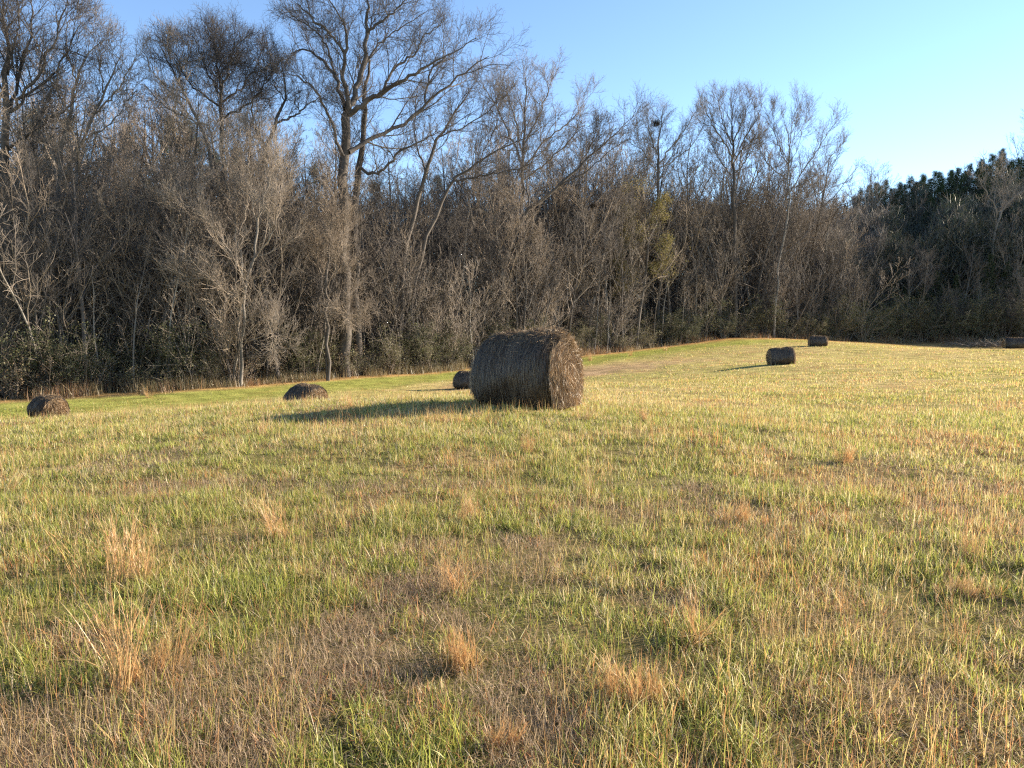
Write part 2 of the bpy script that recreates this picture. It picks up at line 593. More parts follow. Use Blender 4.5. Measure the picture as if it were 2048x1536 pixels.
# ------------------------------------------------------------------ broomsedge clumps
def sedge_mesh(seed, nst, H, spread):
    r = np.random.default_rng(seed)
    G = Geo()
    k = max(3, nst // 22)
    bc = r.normal(0, spread * .5, (k, 2))
    baz, bl = r.uniform(0, 6.28, k), np.abs(r.normal(.18, .16, k))
    bi = r.integers(0, k, nst)
    x, y = bc[bi, 0] + r.normal(0, .025, nst), bc[bi, 1] + r.normal(0, .025, nst)
    az, lean = baz[bi] + r.normal(0, .5, nst), np.abs(bl[bi] + r.normal(0, .06, nst))
    h = H * r.uniform(.3, 1.1, nst)
    n = 5
    P = np.empty((nst, n, 3))
    P[:, 0] = np.stack([x, y, np.full(nst, -.02)], 1)
    bend = r.normal(.2, .35, nst) + np.where(r.random(nst) < .12, 1.1, 0)
    for i in range(1, n):
        th = lean + bend * i / n
        P[:, i] = P[:, i - 1] + np.stack([np.cos(az) * np.sin(th), np.sin(az) * np.sin(th), np.cos(th)], 1) * (h / (n - 1))[:, None]
    mixc = r.random((nst, 1))
    c = (lin(.54, .28, .11) * mixc + lin(.60, .43, .20) * (1 - mixc)) * r.uniform(.65, 1.2, (nst, 1))
    tw = r.uniform(0, 6.28, nst)
    G.strips(P, np.stack([np.cos(tw), np.sin(tw), 0 * tw], 1), r.uniform(.0010, .0019, nst), c)
    # side sheaths and seed tufts hugging the stems
    m = nst * 7
    si = r.integers(0, nst, m)
    t = r.uniform(.3, .98, m) * (n - 1)
    i0 = np.minimum(t.astype(int), n - 2)
    f = (t - i0)[:, None]
    a = P[si, i0] * (1 - f) + P[si, i0 + 1] * f
    tg = nrm(P[si, i0 + 1] - P[si, i0])
    d = nrm(tg + r.normal(0, .22, (m, 3)))
    L = r.uniform(.025, .075, m)[:, None]
    Q = np.stack([a, a + d * L * .5, a + nrm(d + tg * .3) * L], 1)
    tw = r.uniform(0, 6.28, m)
    G.strips(Q, np.stack([np.cos(tw), np.sin(tw), 0 * tw], 1), r.uniform(.0008, .0017, m), c[si] * r.uniform(.85, 1.25, (m, 1)))
    # curled basal leaves
    m = nst
    az = r.uniform(0, 6.28, m)
    rad = np.abs(r.normal(0, spread * .55, m))
    P = np.empty((m, 4, 3))
    aa = r.uniform(0, 6.28, m)
    P[:, 0] = np.stack([np.cos(aa) * rad, np.sin(aa) * rad, 0 * rad - .02], 1)
    hh = r.uniform(.08, .2, m)
    le = np.abs(r.normal(.5, .3, m))
    for i in range(1, 4):
        th = le + .35 * i
        P[:, i] = P[:, i - 1] + np.stack([np.cos(az) * np.sin(th), np.sin(az) * np.sin(th), np.cos(th)], 1) * (hh / 3)[:, None]
    mixc = r.random((m, 1))
    c2 = (lin(.16, .15, .04) * mixc + lin(.36, .22, .09) * (1 - mixc)) * r.uniform(.6, 1.2, (m, 1))
    G.strips(P, np.stack([-np.sin(az), np.cos(az), 0 * az], 1), r.uniform(.0014, .0026, m), c2)
    return G.mesh('broomsedge')


SPAR = {'big': (130, .46, .15), 'tall': (85, .60, .17), 'mid': (85, .46, .08), 'thin': (36, .46, .05), 'low': (110, .22, .13), 'fan': (75, .40, .09)}
for kind, px, py, s, lab in [
        ('big', 240, 1165, 1.0, 'dense orange broomsedge clump with feathery tops behind the taller sparse one'),
        ('tall', 290, 1360, 1.05, 'tallest sparse straw coloured broomsedge clump at the edge of the brown thatch'),
        ('mid', 560, 1078, .95, 'leaning orange broomsedge clump standing alone beyond the brown thatch'),
        ('mid', 905, 1190, .95, 'upright narrow orange broomsedge clump in a dark thatch patch mid field'),
        ('big', 958, 1045, .62, 'broad pinkish broomsedge clump in the grass straight in front of the large bale'),
        ('thin', 1190, 990, .8, 'faint thin broomsedge stems in the grass right of the broad pinkish clump'),
        ('fan', 1395, 1285, .9, 'reddish broomsedge clump fanning out in the near grass right of centre'),
        ('thin', 1925, 1290, .72, 'small red tipped broomsedge tuft casting a dark shadow near the right edge'),
        ('fan', 1940, 1115, .75, 'squat reddish green broomsedge fan near the right edge, farther than the red tipped tuft'),
        ('low', 920, 1330, 1.0, 'low orange curled grass tuft with a dark hollow beside it'),
        ('low', 1930, 1195, .8, 'flat orange grass mat between the red tipped tuft and the squat fan'),
        ('thin', 1050, 815, .75, 'pair of tan broomsedge stems standing against the shaded side of the large bale'),
        ('mid', 1288, 845, .8, 'soft tan broomsedge clump in the field just right of the large bale'),
        ('fan', 1052, 905, .8, 'pale broomsedge tuft in the grass below the large bale'),
        ('mid', 4, 985, 1.2, 'tall orange broomsedge clump cut off by the left edge of the view'),
        ('thin', 520, 875, .9, 'tan broomsedge stems at the tip of the large bale shadow'),
        ('thin', 700, 812, 1.0, 'pale broomsedge stems on the crest right of the half hidden bale'),
        ('thin', 610, 815, .85, 'few tan stems standing in front of the half hidden bale'),
        ('thin', 190, 850, 1.1, 'tan stems on the crest right of the leftmost bale'),
        ('fan', 885, 845, .7, 'small orange tuft below the large bale shadow near the bale'),
        ('low', 1250, 1420, 1.0, 'bright orange grass mat in the nearest grass right of centre'),
        ('low', 1300, 1392, .8, 'second orange grass mat just behind the nearest one'),
        ('thin', 1540, 1300, .7, 'single slim orange stem bunch between the fanning clump and the right edge'),
        ('low', 1000, 1500, .6, 'low brown tuft at the bottom of the view'),
        ('fan', 1170, 840, .8, 'orange tuft at the lit foot of the large bale'),
        ('mid', 296, 796, 1.9, 'bright orange broomsedge clump at the foot of the wood'),
        ('mid', 1180, 722, 2.3, 'tall orange broomsedge clump at the wood edge right of the large bale'),
        ('mid', 1262, 712, 2.2, 'orange broomsedge clump at the wood edge under the yellow leaved tree'),
        ('mid', 1330, 702, 2.2, 'orange broomsedge clump on the bank right of the yellow leaved tree'),
        ('low', 330, 1330, .8, 'greenish amber tuft at the foot of the tallest sparse clump'),
        ('low', 1690, 925, 1.1, 'small orange tuft in the open field left of the far bales'),
        ('thin', 1690, 1240, .6, 'thin reddish stems in the near grass halfway to the right edge'),
        ('low', 1480, 1045, .9, 'rusty low tuft on a dark scrape right of centre')]:
    x, y = gp(px, py)
    a_, b_, c_ = SPAR[kind]
    o = obj('broomsedge_tuft', sedge_mesh(px + py, int(a_ * random.uniform(.7, 1.2)), b_ * random.uniform(.85, 1.1), c_ * random.uniform(.8, 1.5)), M_dry)
    o.location = (x, y, gz(x, y))
    o.rotation_euler = (0, 0, random.uniform(0, 6.28))
    o.scale = (s, s, s)
    tag(o, lab, 'grass tuft', 'broomsedge tufts in the field')


# ------------------------------------------------------------------ hay bales
def hay_col(r, m, k, g=None):
    """k = 0 weathered grey wrap side, 1 fresher end"""
    a = lin(.066, .047, .034) if k == 0 else lin(.21, .14, .082)
    b = lin(.20, .145, .09) if k == 0 else lin(.48, .335, .19)
    f = r.random((m, 1)) ** (2.6 if k == 0 else 1.4)
    c = (a * (1 - f) + b * f) * r.uniform(.75, 1.2, (m, 1))
    return c if g is None else c * g[:, None]


def mat_haycore(name, c1, c2, axis_scale):
    m, n, out = new_mat(name)
    tc = n.nodes.new('ShaderNodeTexCoord')
    mp = n.nodes.new('ShaderNodeMapping')
    mp.inputs['Scale'].default_value = axis_scale
    no = n.nodes.new('ShaderNodeTexNoise')
    no.inputs['Scale'].default_value = 6
    no.inputs['Detail'].default_value = 8
    no.inputs['Roughness'].default_value = .75
    rp = n.nodes.new('ShaderNodeValToRGB')
    rp.color_ramp.elements[0].position = .32
    rp.color_ramp.elements[1].position = .7
    rp.color_ramp.elements[0].color = (*c1, 1)
    rp.color_ramp.elements[1].color = (*c2, 1)
    bp = n.nodes.new('ShaderNodeBump')
    bp.inputs['Distance'].default_value = .03
    bs = n.nodes.new('ShaderNodeBsdfDiffuse')
    L = n.links.new
    L(tc.outputs['Object'], mp.inputs[0])
    L(mp.outputs[0], no.inputs[0])
    L(no.outputs[0], rp.inputs[0])
    L(rp.outputs[0], bs.inputs['Color'])
    L(no.outputs[0], bp.inputs['Height'])
    L(bp.outputs[0], bs.inputs['Normal'])
    L(bs.outputs[0], out.inputs[0])
    return m


M_wrap = mat_haycore('hay_roll', (.035, .032, .031), (.085, .075, .066), (9, 1.2, 1.2))
M_end = mat_haycore('hay_end', (.09, .066, .042), (.25, .185, .115), (2, 5, 2))


def bale_shape(L, Dm, sag, seed, rnd=1.0):
    """radius function of a slumped round bale lying along X, resting on z = 0"""
    r0 = Dm / 2

    def surf(u, a):
        # u in -1..1 along the axis, a angle round it (0 = +Y, pi/2 = up)
        sh = 1 - rnd * np.where(u < 0, np.clip((-u - .62) / .38, 0, 1) ** 2.2 * .24, np.clip((u - .78) / .22, 0, 1) ** 2.0 * .16)
        wob = 1 + .025 * np.sin(3 * a + seed) + .016 * np.sin(5 * a + 2.3 * seed + 2 * u) + .02 * np.sin(2.3 * u * 3 + seed) + .012 * np.sin(9 * a + 5 * u + seed)
        R = r0 * sh * wob
        y = R * np.cos(a) * (1 + sag * .5 * (1 - np.sin(a)) * .5)
        z = R * np.sin(a) * (1 - sag * .25)
        z = np.where(z < -.72 * r0, -.72 * r0 + (z + .72 * r0) * .12, z)
        y = y * (1 + .05 * np.clip((-z / r0 - .1) / .6, 0, 1))
        return np.stack([u * L / 2 + .02 * np.sin(2 * a + seed), y, z + .735 * r0], -1)
    return surf


def bale(loc, rz, L, Dm, sag, seed, nside, nend, label, wid=.0026, tilt=0.0, rnd=1.0):
    r = np.random.default_rng(seed)
    root = empty('hay_bale', loc, rz)
    root.rotation_euler = (0, tilt, rz)
    tag(root, label, 'hay bale', 'round hay bales in the field')
    S = bale_shape(L, Dm, sag, seed, rnd)
    nu, na = 40, 80
    uu, aa = np.meshgrid(np.linspace(-1, 1, nu), np.arange(na) * 2 * math.pi / na, indexing='ij')
    V = S(uu.ravel(), aa.ravel())
    cen = np.stack([V[:, 0], 0 * V[:, 0], 0 * V[:, 0] + Dm * .41], 1)
    nn = nrm(V - cen)
    V = V + nn * r.normal(0, .006, (len(V), 1))
    i, j = np.meshgrid(np.arange(nu - 1), np.arange(na), indexing='ij')
    q = np.stack([i * na + j, (i + 1) * na + j, (i + 1) * na + (j + 1) % na, i * na + (j + 1) % na], -1).reshape(-1, 4)
    body = obj('hay_roll', mesh_np('hay_roll', V, q), M_wrap, root)
    for sgn in (-1, 1):
        rim = S(np.full(na, float(sgn)), np.arange(na) * 2 * math.pi / na)
        c0 = np.array([sgn * L / 2, 0, Dm * .41])
        rings = [1, .93, .8, .62, .42, .2, .02]
        VV = []
        for t in rings:
            p = c0 + (rim - c0) * t
            p[:, 0] += sgn * .13 * (1 - t ** 2.4) + r.normal(0, .006, na) * (t < .98)
            VV.append(p)
        VV = np.concatenate(VV)
        i, j = np.meshgrid(np.arange(len(rings) - 1), np.arange(na), indexing='ij')
        q = np.stack([i * na + j, i * na + (j + 1) % na, (i + 1) * na + (j + 1) % na, (i + 1) * na + j], -1).reshape(-1, 4)
        obj('end_face', mesh_np('end_face', VV, q), M_end, root)
    # strands wound round the roll
    G = Geo()
    m = nside
    u0, a0 = r.uniform(-1, 1, m), r.uniform(-.9, math.pi + .9, m)
    da, du = r.uniform(.18, .65, m) * r.choice([-1, 1], m), r.normal(0, .045, m)
    n = 4
    P = np.empty((m, n, 3))
    lift = np.abs(r.normal(.004, .006, m))
    fly = np.where(r.random(m) < .13, r.uniform(.02, .09, m), 0)
    for k in range(n):
        t = k / (n - 1)
        p = S(np.clip(u0 + du * t, -1, 1), a0 + da * t)
        out_ = nrm(p - np.stack([p[:, 0], 0 * u0, 0 * u0 + Dm * .41], 1))
        P[:, k] = p + out_ * (lift + .004 + fly * t * t)[:, None]
    D = np.tile(np.array([[1.0, 0, 0]]), (m, 1))
    G.strips(P, nrm(D + r.normal(0, .3, (m, 3))), r.uniform(.5, 1.2, m) * wid, hay_col(r, m, 0, .55 + .9 * fbm(u0 * L / 2 * 6 + seed, a0 * .55, 1.0, int(seed), 3)))
    obj('wound_strands', G.mesh('wound_strands'), M_hay, root)
    # loose strands hanging over each end face
    G = Geo()
    for sgn in (-1, 1):
        m = nend if sgn > 0 else nend // 3
        a = r.uniform(0, 2 * math.pi, m)
        rr = np.sqrt(r.random(m)) * 1.0
        rim = S(np.full(m, float(sgn)), a)
        c0 = np.array([sgn * L / 2, 0, Dm * .41])
        p = c0 + (rim - c0) * rr[:, None]
        p[:, 0] += sgn * (.13 * (1 - rr ** 2.4) + .006)
        # droop: a mix of spiral and falling strands
        tang = np.stack([0 * a, -np.sin(a), np.cos(a)], 1) * r.choice([-1, 1], m)[:, None]
        down = np.stack([0 * a, r.normal(0, .35, m), -np.ones(m)], 1)
        mixc = (r.random(m) < .6)[:, None]
        d = nrm(np.where(mixc, down, tang) + r.normal(0, .28, (m, 3)))
        ln = r.uniform(.07, .26, m)
        outw = np.abs(r.normal(0, .22, m)) + np.where(r.random(m) < .2, r.uniform(.2, .9, m), 0)
        P = np.empty((m, 4, 3))
        P[:, 0] = p
        for k in range(1, 4):
            dd = d.copy()
            dd[:, 0] = np.abs(dd[:, 0]) * sgn * .3 + sgn * outw * (1.1 - .35 * k)
            P[:, k] = P[:, k - 1] + nrm(dd) * (ln / 3)[:, None]
        P[:, :, 2] = np.maximum(P[:, :, 2], .02)
        tw = r.normal(0, 1, (m, 3))
        tw[:, 0] *= .3
        G.strips(P, nrm(np.cross(nrm(d), tw)), r.uniform(.5, 1.3, m) * wid, hay_col(r, m, 1, .4 + 1.15 * fbm(p[:, 1], p[:, 2], .22, int(seed) + 4 + int(sgn), 3)))  # darker strand patches paint shaded hollows into the end
    # tufts of loose hay lying on the crown of the roll
    m = nend // 4
    u0 = np.clip(r.normal(.25, .55, m), -1, 1)
    a0 = r.normal(math.pi / 2, .35, m)
    p = S(u0, a0)
    d = nrm(r.normal(0, 1, (m, 3)) * np.array([1, 1, .35]))
    ln = r.uniform(.05, .2, m)[:, None]
    P = np.stack([p, p + d * ln * .5 + [0, 0, .012], p + d * ln + [0, 0, .004]], 1)
    P[:, 0, 2] += .004
    tw = r.normal(0, 1, (m, 3))
    G.strips(P, nrm(np.cross(d, tw)), r.uniform(.5, 1.2, m) * wid, hay_col(r, m, 1))
    obj('loose_hay', G.mesh('loose_hay'), M_hay, root)
    return root


def bale_at(px, Y, dz=0.0):
    x = (px - CX) / F * Y
    return (x, Y, gz(x, Y) - .03 + dz)


bale(bale_at(1057, 13.3), math.radians(-27), 1.50, 1.58, .08, 5, 24000, 15000, 'large weathered round hay bale nearest in the field, dark side showing, long shadow beside it', .0046, math.radians(-3.5))
bale(bale_at(90, 37, .1), math.radians(-32), 1.45, 1.42, .12, 11, 3500, 3500, 'leftmost hay bale, rounded and half lit, below the left end of the wood', .007)
bale(bale_at(610, 33.5), math.radians(-40), 1.6, 1.5, .25, 17, 3500, 3500, 'slumped hay bale sunk behind the field crest, only its domed top showing', .007)
bale(bale_at(934, 52), math.radians(-14), 1.6, 1.42, .08, 23, 3000, 2500, 'dark hay bale partly hidden behind the large bale', .010)
bale(bale_at(1563, 50), math.radians(-6), 1.45, 1.30, .06, 29, 3000, 2500, 'dark square looking hay bale alone in the open field beside the far green strip', .010, math.radians(-4), .35)
bale(bale_at(1635, 79), math.radians(-17), 1.62, 1.30, .08, 31, 2000, 2000, 'small far hay bale with a lit right end close to the corner of the wood', .014)
bale(bale_at(2030, 78, .3), math.radians(-15), 2.0, 1.30, .08, 37, 2000, 2000, 'far hay bale cut by the right edge of the view', .014)


# ------------------------------------------------------------------ trees
def grow(p0, d0, L, n, wig, up, r, upv=(0, 0, 1)):
    M = len(p0)
    P = np.empty((M, n, 3))
    P[:, 0] = p0
    d = d0.copy()
    upv = np.array(upv)
    for i in range(1, n):
        d = nrm(d + r.normal(0, wig, (M, 3)) + upv * up)
        P[:, i] = P[:, i - 1] + d * (L / (n - 1))[:, None]
    return P


def spawn(P, R, c, t0, t1, ang, lenf, n, wig, up, r, rk=.6, minr=.008, tipk=.35, lmin=0.0, shrink=.6):
    M, n0, _ = P.shape
    Lp = np.linalg.norm(np.diff(P, axis=1), axis=2).sum(1)
    t = t0 + (t1 - t0) * ((np.arange(c)[None] + r.random((M, c))) / c)
    s = t * (n0 - 1)
    i = np.minimum(s.astype(int), n0 - 2)
    f = (s - i)
    mi = np.arange(M)[:, None]
    p = P[mi, i] * (1 - f[..., None]) + P[mi, i + 1] * f[..., None]
    tg = nrm(P[mi, i + 1] - P[mi, i])
    rad = R[mi, i] * (1 - f) + R[mi, i + 1] * f
    ref = np.where(np.abs(tg[..., 2:3]) > .9, np.array([1.0, 0, 0]), np.array([0, 0, 1.0]))
    u = nrm(np.cross(tg, ref))
    v = np.cross(tg, u)
    ph = np.arange(c)[None] * 2.4 + r.uniform(0, 6.28, (M, 1)) + r.normal(0, .5, (M, c))
    a = np.radians(r.uniform(ang[0], ang[1], (M, c)))
    perp = u * np.cos(ph)[..., None] + v * np.sin(ph)[..., None]
    d = tg * np.cos(a)[..., None] + perp * np.sin(a)[..., None]
    tt = (t - t0) / max(t1 - t0, 1e-6)
    L = np.maximum(Lp[:, None] * lenf * r.uniform(.6, 1.15, (M, c)) * (1.1 - shrink * tt), lmin)
    p, d, L, rad = p.reshape(-1, 3), d.reshape(-1, 3), L.ravel(), rad.ravel()
    Q = grow(p, d, L, n, wig, up, r)
    r0 = np.maximum(np.minimum(rad * rk, .013 * L + .006), minr)
    RR = r0[:, None] * np.linspace(1, tipk, n)[None]
    return Q, np.maximum(RR, minr * .6)


def poly(pts, rads, n=14):
    """smooth polyline through given points"""
    pts = np.asarray(pts, float)
    rads = np.asarray(rads, float)
    t = np.linspace(0, 1, len(pts))
    s = np.linspace(0, 1, n)
    P = np.stack([np.interp(s, t, pts[:, k]) for k in range(3)], 1)
    for _ in range(2):
        P[1:-1] = (P[:-2] + 2 * P[1:-1] + P[2:]) / 4
    return P[None], np.interp(s, t, rads)[None]


def stack(lst):
    return np.concatenate([a for a, b in lst]), np.concatenate([b for a, b in lst])


TW = .011      # thinnest twig radius


def tree_parts(trunks, limbs, r, cfg, tr_sides=7):
    """trunks, limbs: (P,R); returns trunk mesh, crown mesh"""
    GT, GC = Geo(), Geo()
    for P, R in trunks:
        GT.tubes(P, R, tr_sides)
    lim = []
    for P, R in limbs:
        GC.tubes(P, R, 5)
        lim.append((P, R))
    for (src, c, t0, t1, ang, lenf, n, wig, up, k) in cfg:
        if src == 'limb':
            P, R = stack(lim)
        elif src == 'trunk':
            P, R = stack(trunks)
        else:
            P, R = last
        last = spawn(P, R, c, t0, t1, ang, lenf, n, wig, up, r, minr=TW if k <= 3 else TW * 1.2)
        GC.tubes(last[0], last[1], k)
        if src == 'trunk':
            lim.append((np.asarray(last[0]), last[1]))
    return GT.mesh('trunk'), GC.mesh('crown')


def tall_tree(seed, H, spread=.42, lean=.0, first=.35, up=.10, multi=1):
    r = np.random.default_rng(seed)
    tr = []
    for k in range(multi):
        d = nrm(np.array([[lean + r.normal(0, .04) + (multi > 1) * r.normal(0, .14), r.normal(0, .04), 1.0]]))
        p0 = np.array([[r.normal(0, .15) * (multi > 1), r.normal(0, .15) * (multi > 1), -.4]])
        h = H * (1 if k == 0 else r.uniform(.7, .95))
        P = grow(p0, d, np.array([h]), 16, .05, .012, r)
        R = (H * .0105 / (multi ** .4)) * np.linspace(1, .10, 16)[None] ** .85
        R[:, 0] *= 1.3
        tr.append((P, R))
    cfg = [('trunk', 13 if multi == 1 else 8, first, .97, (28, 62), spread, 9, .10, up, 5),
           ('last', 7, .22, 1, (22, 50), .5, 6, .10, .07, 4),
           ('last', 6, .2, 1, (20, 48), .52, 4, .12, .07, 3),
           ('last', 4, .15, 1, (20, 48), .6, 3, .14, .06, 3)]
    return tree_parts(tr, [], r, cfg)


def brush_tree(seed, H, stems, flare=.32, dens=6):
    r = np.random.default_rng(seed)
    tr = []
    for k in range(stems):
        a = r.uniform(0, 6.28)
        f = abs(r.normal(flare, .12))
        d = nrm(np.array([[math.cos(a) * f, math.sin(a) * f, 1.0]]))
        P = grow(np.array([[math.cos(a) * .12, math.sin(a) * .12, -.2]]), d, np.array([H * r.uniform(.65, 1.05)]), 12, .10, .03, r)
        R = (H * .0055) * r.uniform(.7, 1.2) * np.linspace(1, .14, 12)[None]
        tr.append((P, R))
    cfg = [('trunk', 11, .15, .98, (22, 52), .42, 7, .12, .08, 4),
           ('last', dens, .2, 1, (22, 50), .52, 5, .14, .07, 3),
           ('last', dens - 3, .15, 1, (20, 50), .6, 4, .16, .06, 3)]
    return tree_parts(tr, [], r, cfg, 5)


TALL = [tall_tree(100, 22, .40), tall_tree(101, 20, .46, .05, .28), tall_tree(102, 24, .36, -.04, .42), tall_tree(103, 18, .48, .12, .25), tall_tree(104, 21, .40, .0, .3, .14, 2), tall_tree(105, 19, .38, -.1, .3, .14, 3)]
BRUSH = [brush_tree(200, 9, 4, .25), brush_tree(201, 7, 6, .38), brush_tree(202, 11, 3, .22), brush_tree(203, 6, 6, .45), brush_tree(204, 8, 5, .33, 7), brush_tree(205, 10, 2, .15)]


def plant(kind, meshes, x, y, s, label, cat, group=None, mt=M_bark_dark, mc=M_twig, rz=None, dz=0.0, sz=None):
    o = empty(kind, (x, y, gz(x, y) + dz), random.uniform(0, 6.28) if rz is None else rz, s if isinstance(s, tuple) else (s, s, s * (sz or 1)))
    tag(o, label, cat, group)
    for nm, me, mm in (('trunk', meshes[0], mt), ('crown', meshes[1], mc)):
        c = bpy.data.objects.new(nm, me)
        col.objects.link(c)
        c.parent = o
        if len(me.materials) == 0:
            me.materials.append(mm)
        c.material_slots[0].link = 'OBJECT'
        c.material_slots[0].material = mm
    return o


# --- trees whose limbs are set out one by one
def shaped_tree(kind, px0, py0, Y0, trunks, limbs, cfg, seed, label, cat='tree', mt=M_bark_dark, mc=M_twig, group=None, rscale=1.0, rscale2=.82):
    """trunks, limbs: lists of (px, py, radius, depth offset) points"""
    r = np.random.default_rng(seed)
    x0 = (px0 - CX) / F * Y0
    z0 = gz(x0, Y0)
    base = np.array([x0, Y0, z0])

    def conv(lst):
        out_ = []
        for L in lst:
            P = np.array([pt(a, b, Y0 + e) for a, b, c, e in L]) - base
            R = np.array([c for a, b, c, e in L]) * rscale
            P, R = poly(P, R, 18)
            J = r.normal(0, 1, P.shape) * (.05 + .25 * R[..., None])
            J[:, 0] = 0
            out_.append((P + J, R * rscale2))
        return out_
    tr, li = conv(trunks), conv(limbs)
    for P, R in tr:
        if P[0, 0, 2] < 3:
            P[:, 0, 2] = -.5
    GT, GC = Geo(), Geo()
    for P, R in tr:
        GT.tubes(P, R, 9)
    for P, R in li:
        GC.tubes(P, R, 6)
    up_ = []
    for P, R in tr:
        k = np.linspace(9, 17, 18)
        k0 = k.astype(int).clip(0, 16)
        f = (k - k0)[:, None]
        up_.append(((P[0, k0] * (1 - f) + P[0, k0 + 1] * f)[None], (R[0, k0] * (1 - f[:, 0]) + R[0, k0 + 1] * f[:, 0])[None]))
    P, R = stack(li + up_)
    cnt, lf, ang, up = cfg
    Q, RQ = spawn(P, R, cnt[0], .10, 1, ang, lf[0], 9, .10, up, r, minr=TW * 1.7, lmin=1.7)
    GC.tubes(Q, RQ, 5)
    Q, RQ = spawn(Q, RQ, cnt[1], .15, 1, ang, lf[1], 6, .11, up * .9, r, minr=TW * 1.25, lmin=1.1)
    GC.tubes(Q, RQ, 4)
    Q, RQ = spawn(Q, RQ, cnt[2], .12, 1, ang, lf[2], 5, .13, up * .8, r, minr=TW * .9, lmin=.7)
    GC.tubes(Q, RQ, 3)
    Q, RQ = spawn(Q, RQ, cnt[3], .15, 1, ang, lf[3], 3, .15, up * .7, r, minr=TW * .7, lmin=.4)
    GC.tubes(Q, RQ, 3)
    tm, cm = GT.mesh('trunk'), GC.mesh('crown')
    o = empty(kind, tuple(base))
    tag(o, label, cat, group)
    obj('trunk', tm, mt, o)
    obj('crown', cm, mc, o)
    return o


STD = ((12, 7, 5, 3), (.37, .5, .55, .6), (20, 50), .07)
UPR = ((12, 7, 5, 3), (.42, .5, .55, .6), (18, 42), .11)
LITE = ((9, 6, 4, 3), (.29, .46, .52, .6), (20, 50), .07)
DEN = ((13, 8, 6, 4), (.30, .52, .55, .6), (22, 52), .07)
shaped_tree('bare_tree', 691, 752, 60,
            [[(691, 760, .50, 0), (691, 600, .44, 0), (689, 480, .40, 0), (689, 342, .37, 0), (694, 239, .33, 0), (697, 219, .32, 0)],
             [(714, 758, .36, 2), (713, 600, .33, 2), (709, 490, .30, 2), (711, 342, .27, 2.2), (728, 305, .22, 2.3), (727, 240, .2, 2.5), (731, 185, .15, 2.5), (740, 120, .08, 3)]],
            [[(697, 225, .24, 0), (697, 191, .20, -.3), (687, 150, .17, -.8), (690, 103, .13, -1.2), (697, 62, .10, -1.4), (680, 30, .07, -1.6), (655, -5, .04, -1.8)],
             [(697, 222, .27, 0), (711, 191, .23, .2), (728, 137, .20, .5), (733, 68, .16, .6), (731, 20, .12, .6), (745, -40, .06, .4)],
             [(733, 66, .12, .6), (760, 45, .10, .2), (782, 30, .07, 0), (812, -2, .04, -.3)],
             [(699, 229, .22, 0), (721, 213, .20, -.4), (755, 191, .17, -.9), (789, 167, .15, -1.5), (823, 154, .11, -2), (858, 130, .08, -2.4), (900, 105, .04, -3)],
             [(770, 178, .11, -1), (785, 133, .10, -.6), (834, 109, .08, -.2), (840, 79, .06, 0), (878, 50, .04, .3)],
             [(698, 304, .21, 0), (735, 280, .18, .8), (772, 263, .16, 1.5), (817, 243, .14, 2.2), (851, 212, .12, 2.6), (892, 174, .10, 3), (929, 147, .08, 3.4), (953, 126, .055, 3.6), (978, 112, .03, 3.8)],
             [(851, 212, .09, 2.6), (854, 171, .08, 2.2), (862, 135, .07, 1.8), (900, 110, .05, 1.4), (922, 96, .045, 1.2), (952, 74, .03, 1)],
             [(689, 216, .17, 0), (680, 171, .15, .8), (663, 137, .13, 1.4), (639, 116, .10, 2), (611, 95, .07, 2.4), (583, 105, .04, 2.8)],
             [(690, 103, .10, -1.2), (660, 66, .09, -2), (630, 40, .07, -2.6), (594, 8, .04, -3)],
             [(672, 150, .10, 1), (655, 90, .08, .6), (628, 60, .06, .4), (582, 30, .035, .3)],
             [(690, 315, .15, 0), (672, 280, .12, -1), (655, 225, .10, -1.8), (640, 190, .08, -2.4), (612, 160, .05, -3), (580, 150, .03, -3.4)],
             [(712, 335, .14, 2.2), (750, 350, .12, 1.6), (775, 330, .10, 1), (800, 300, .08, .5), (840, 285, .05, 0), (880, 262, .03, -.5)],
             [(728, 137, .10, .5), (745, 100, .08, 1.2), (775, 70, .06, 1.8), (800, 60, .05, 2.2), (850, 25, .03, 2.6)]],
            ((11, 7, 5, 3), (.40, .5, .55, .6), (22, 52), .06),
            7, 'tallest bare tree, thick dark trunk and wide spreading limbs above the whole wood', mc=M_twig_dark, rscale2=1.0)
shaped_tree('bare_tree', 12, 800, 52,
            [[(10, 800, .40, 0), (12, 600, .36, 0), (14, 400, .32, 0), (14, 239, .28, 0), (14, 154, .2, 0), (17, 85, .14, 0), (10, 27, .09, .2), (-5, -60, .04, .3)]],
            [[(20, 224, .15, 0), (44, 188, .13, -.4), (85, 137, .11, -.9), (113, 68, .08, -1.3), (130, 18, .05, -1.6), (140, -15, .03, -2)],
             [(15, 230, .15, 0), (34, 164, .12, .6), (51, 103, .10, 1), (68, 44, .07, 1.3), (62, -10, .04, 1.6)],
             [(25, 222, .12, 0), (55, 191, .11, .8), (96, 160, .09, 1.6), (137, 103, .06, 2.2), (166, 42, .03, 2.8)],
             [(14, 200, .12, 0), (-10, 150, .1, -.5), (-40, 90, .07, -1), (-60, 20, .04, -1.5)],
             [(16, 150, .09, 0), (30, 90, .07, -.7), (42, 40, .05, -1.2), (35, -25, .03, -1.5)],
             [(18, 300, .12, 0), (60, 268, .10, -.8), (100, 240, .08, -1.4), (150, 205, .04, -2)]],
            STD, 8, 'tall bare tree with steep limbs at the left edge of the view', mc=M_twig_dark)
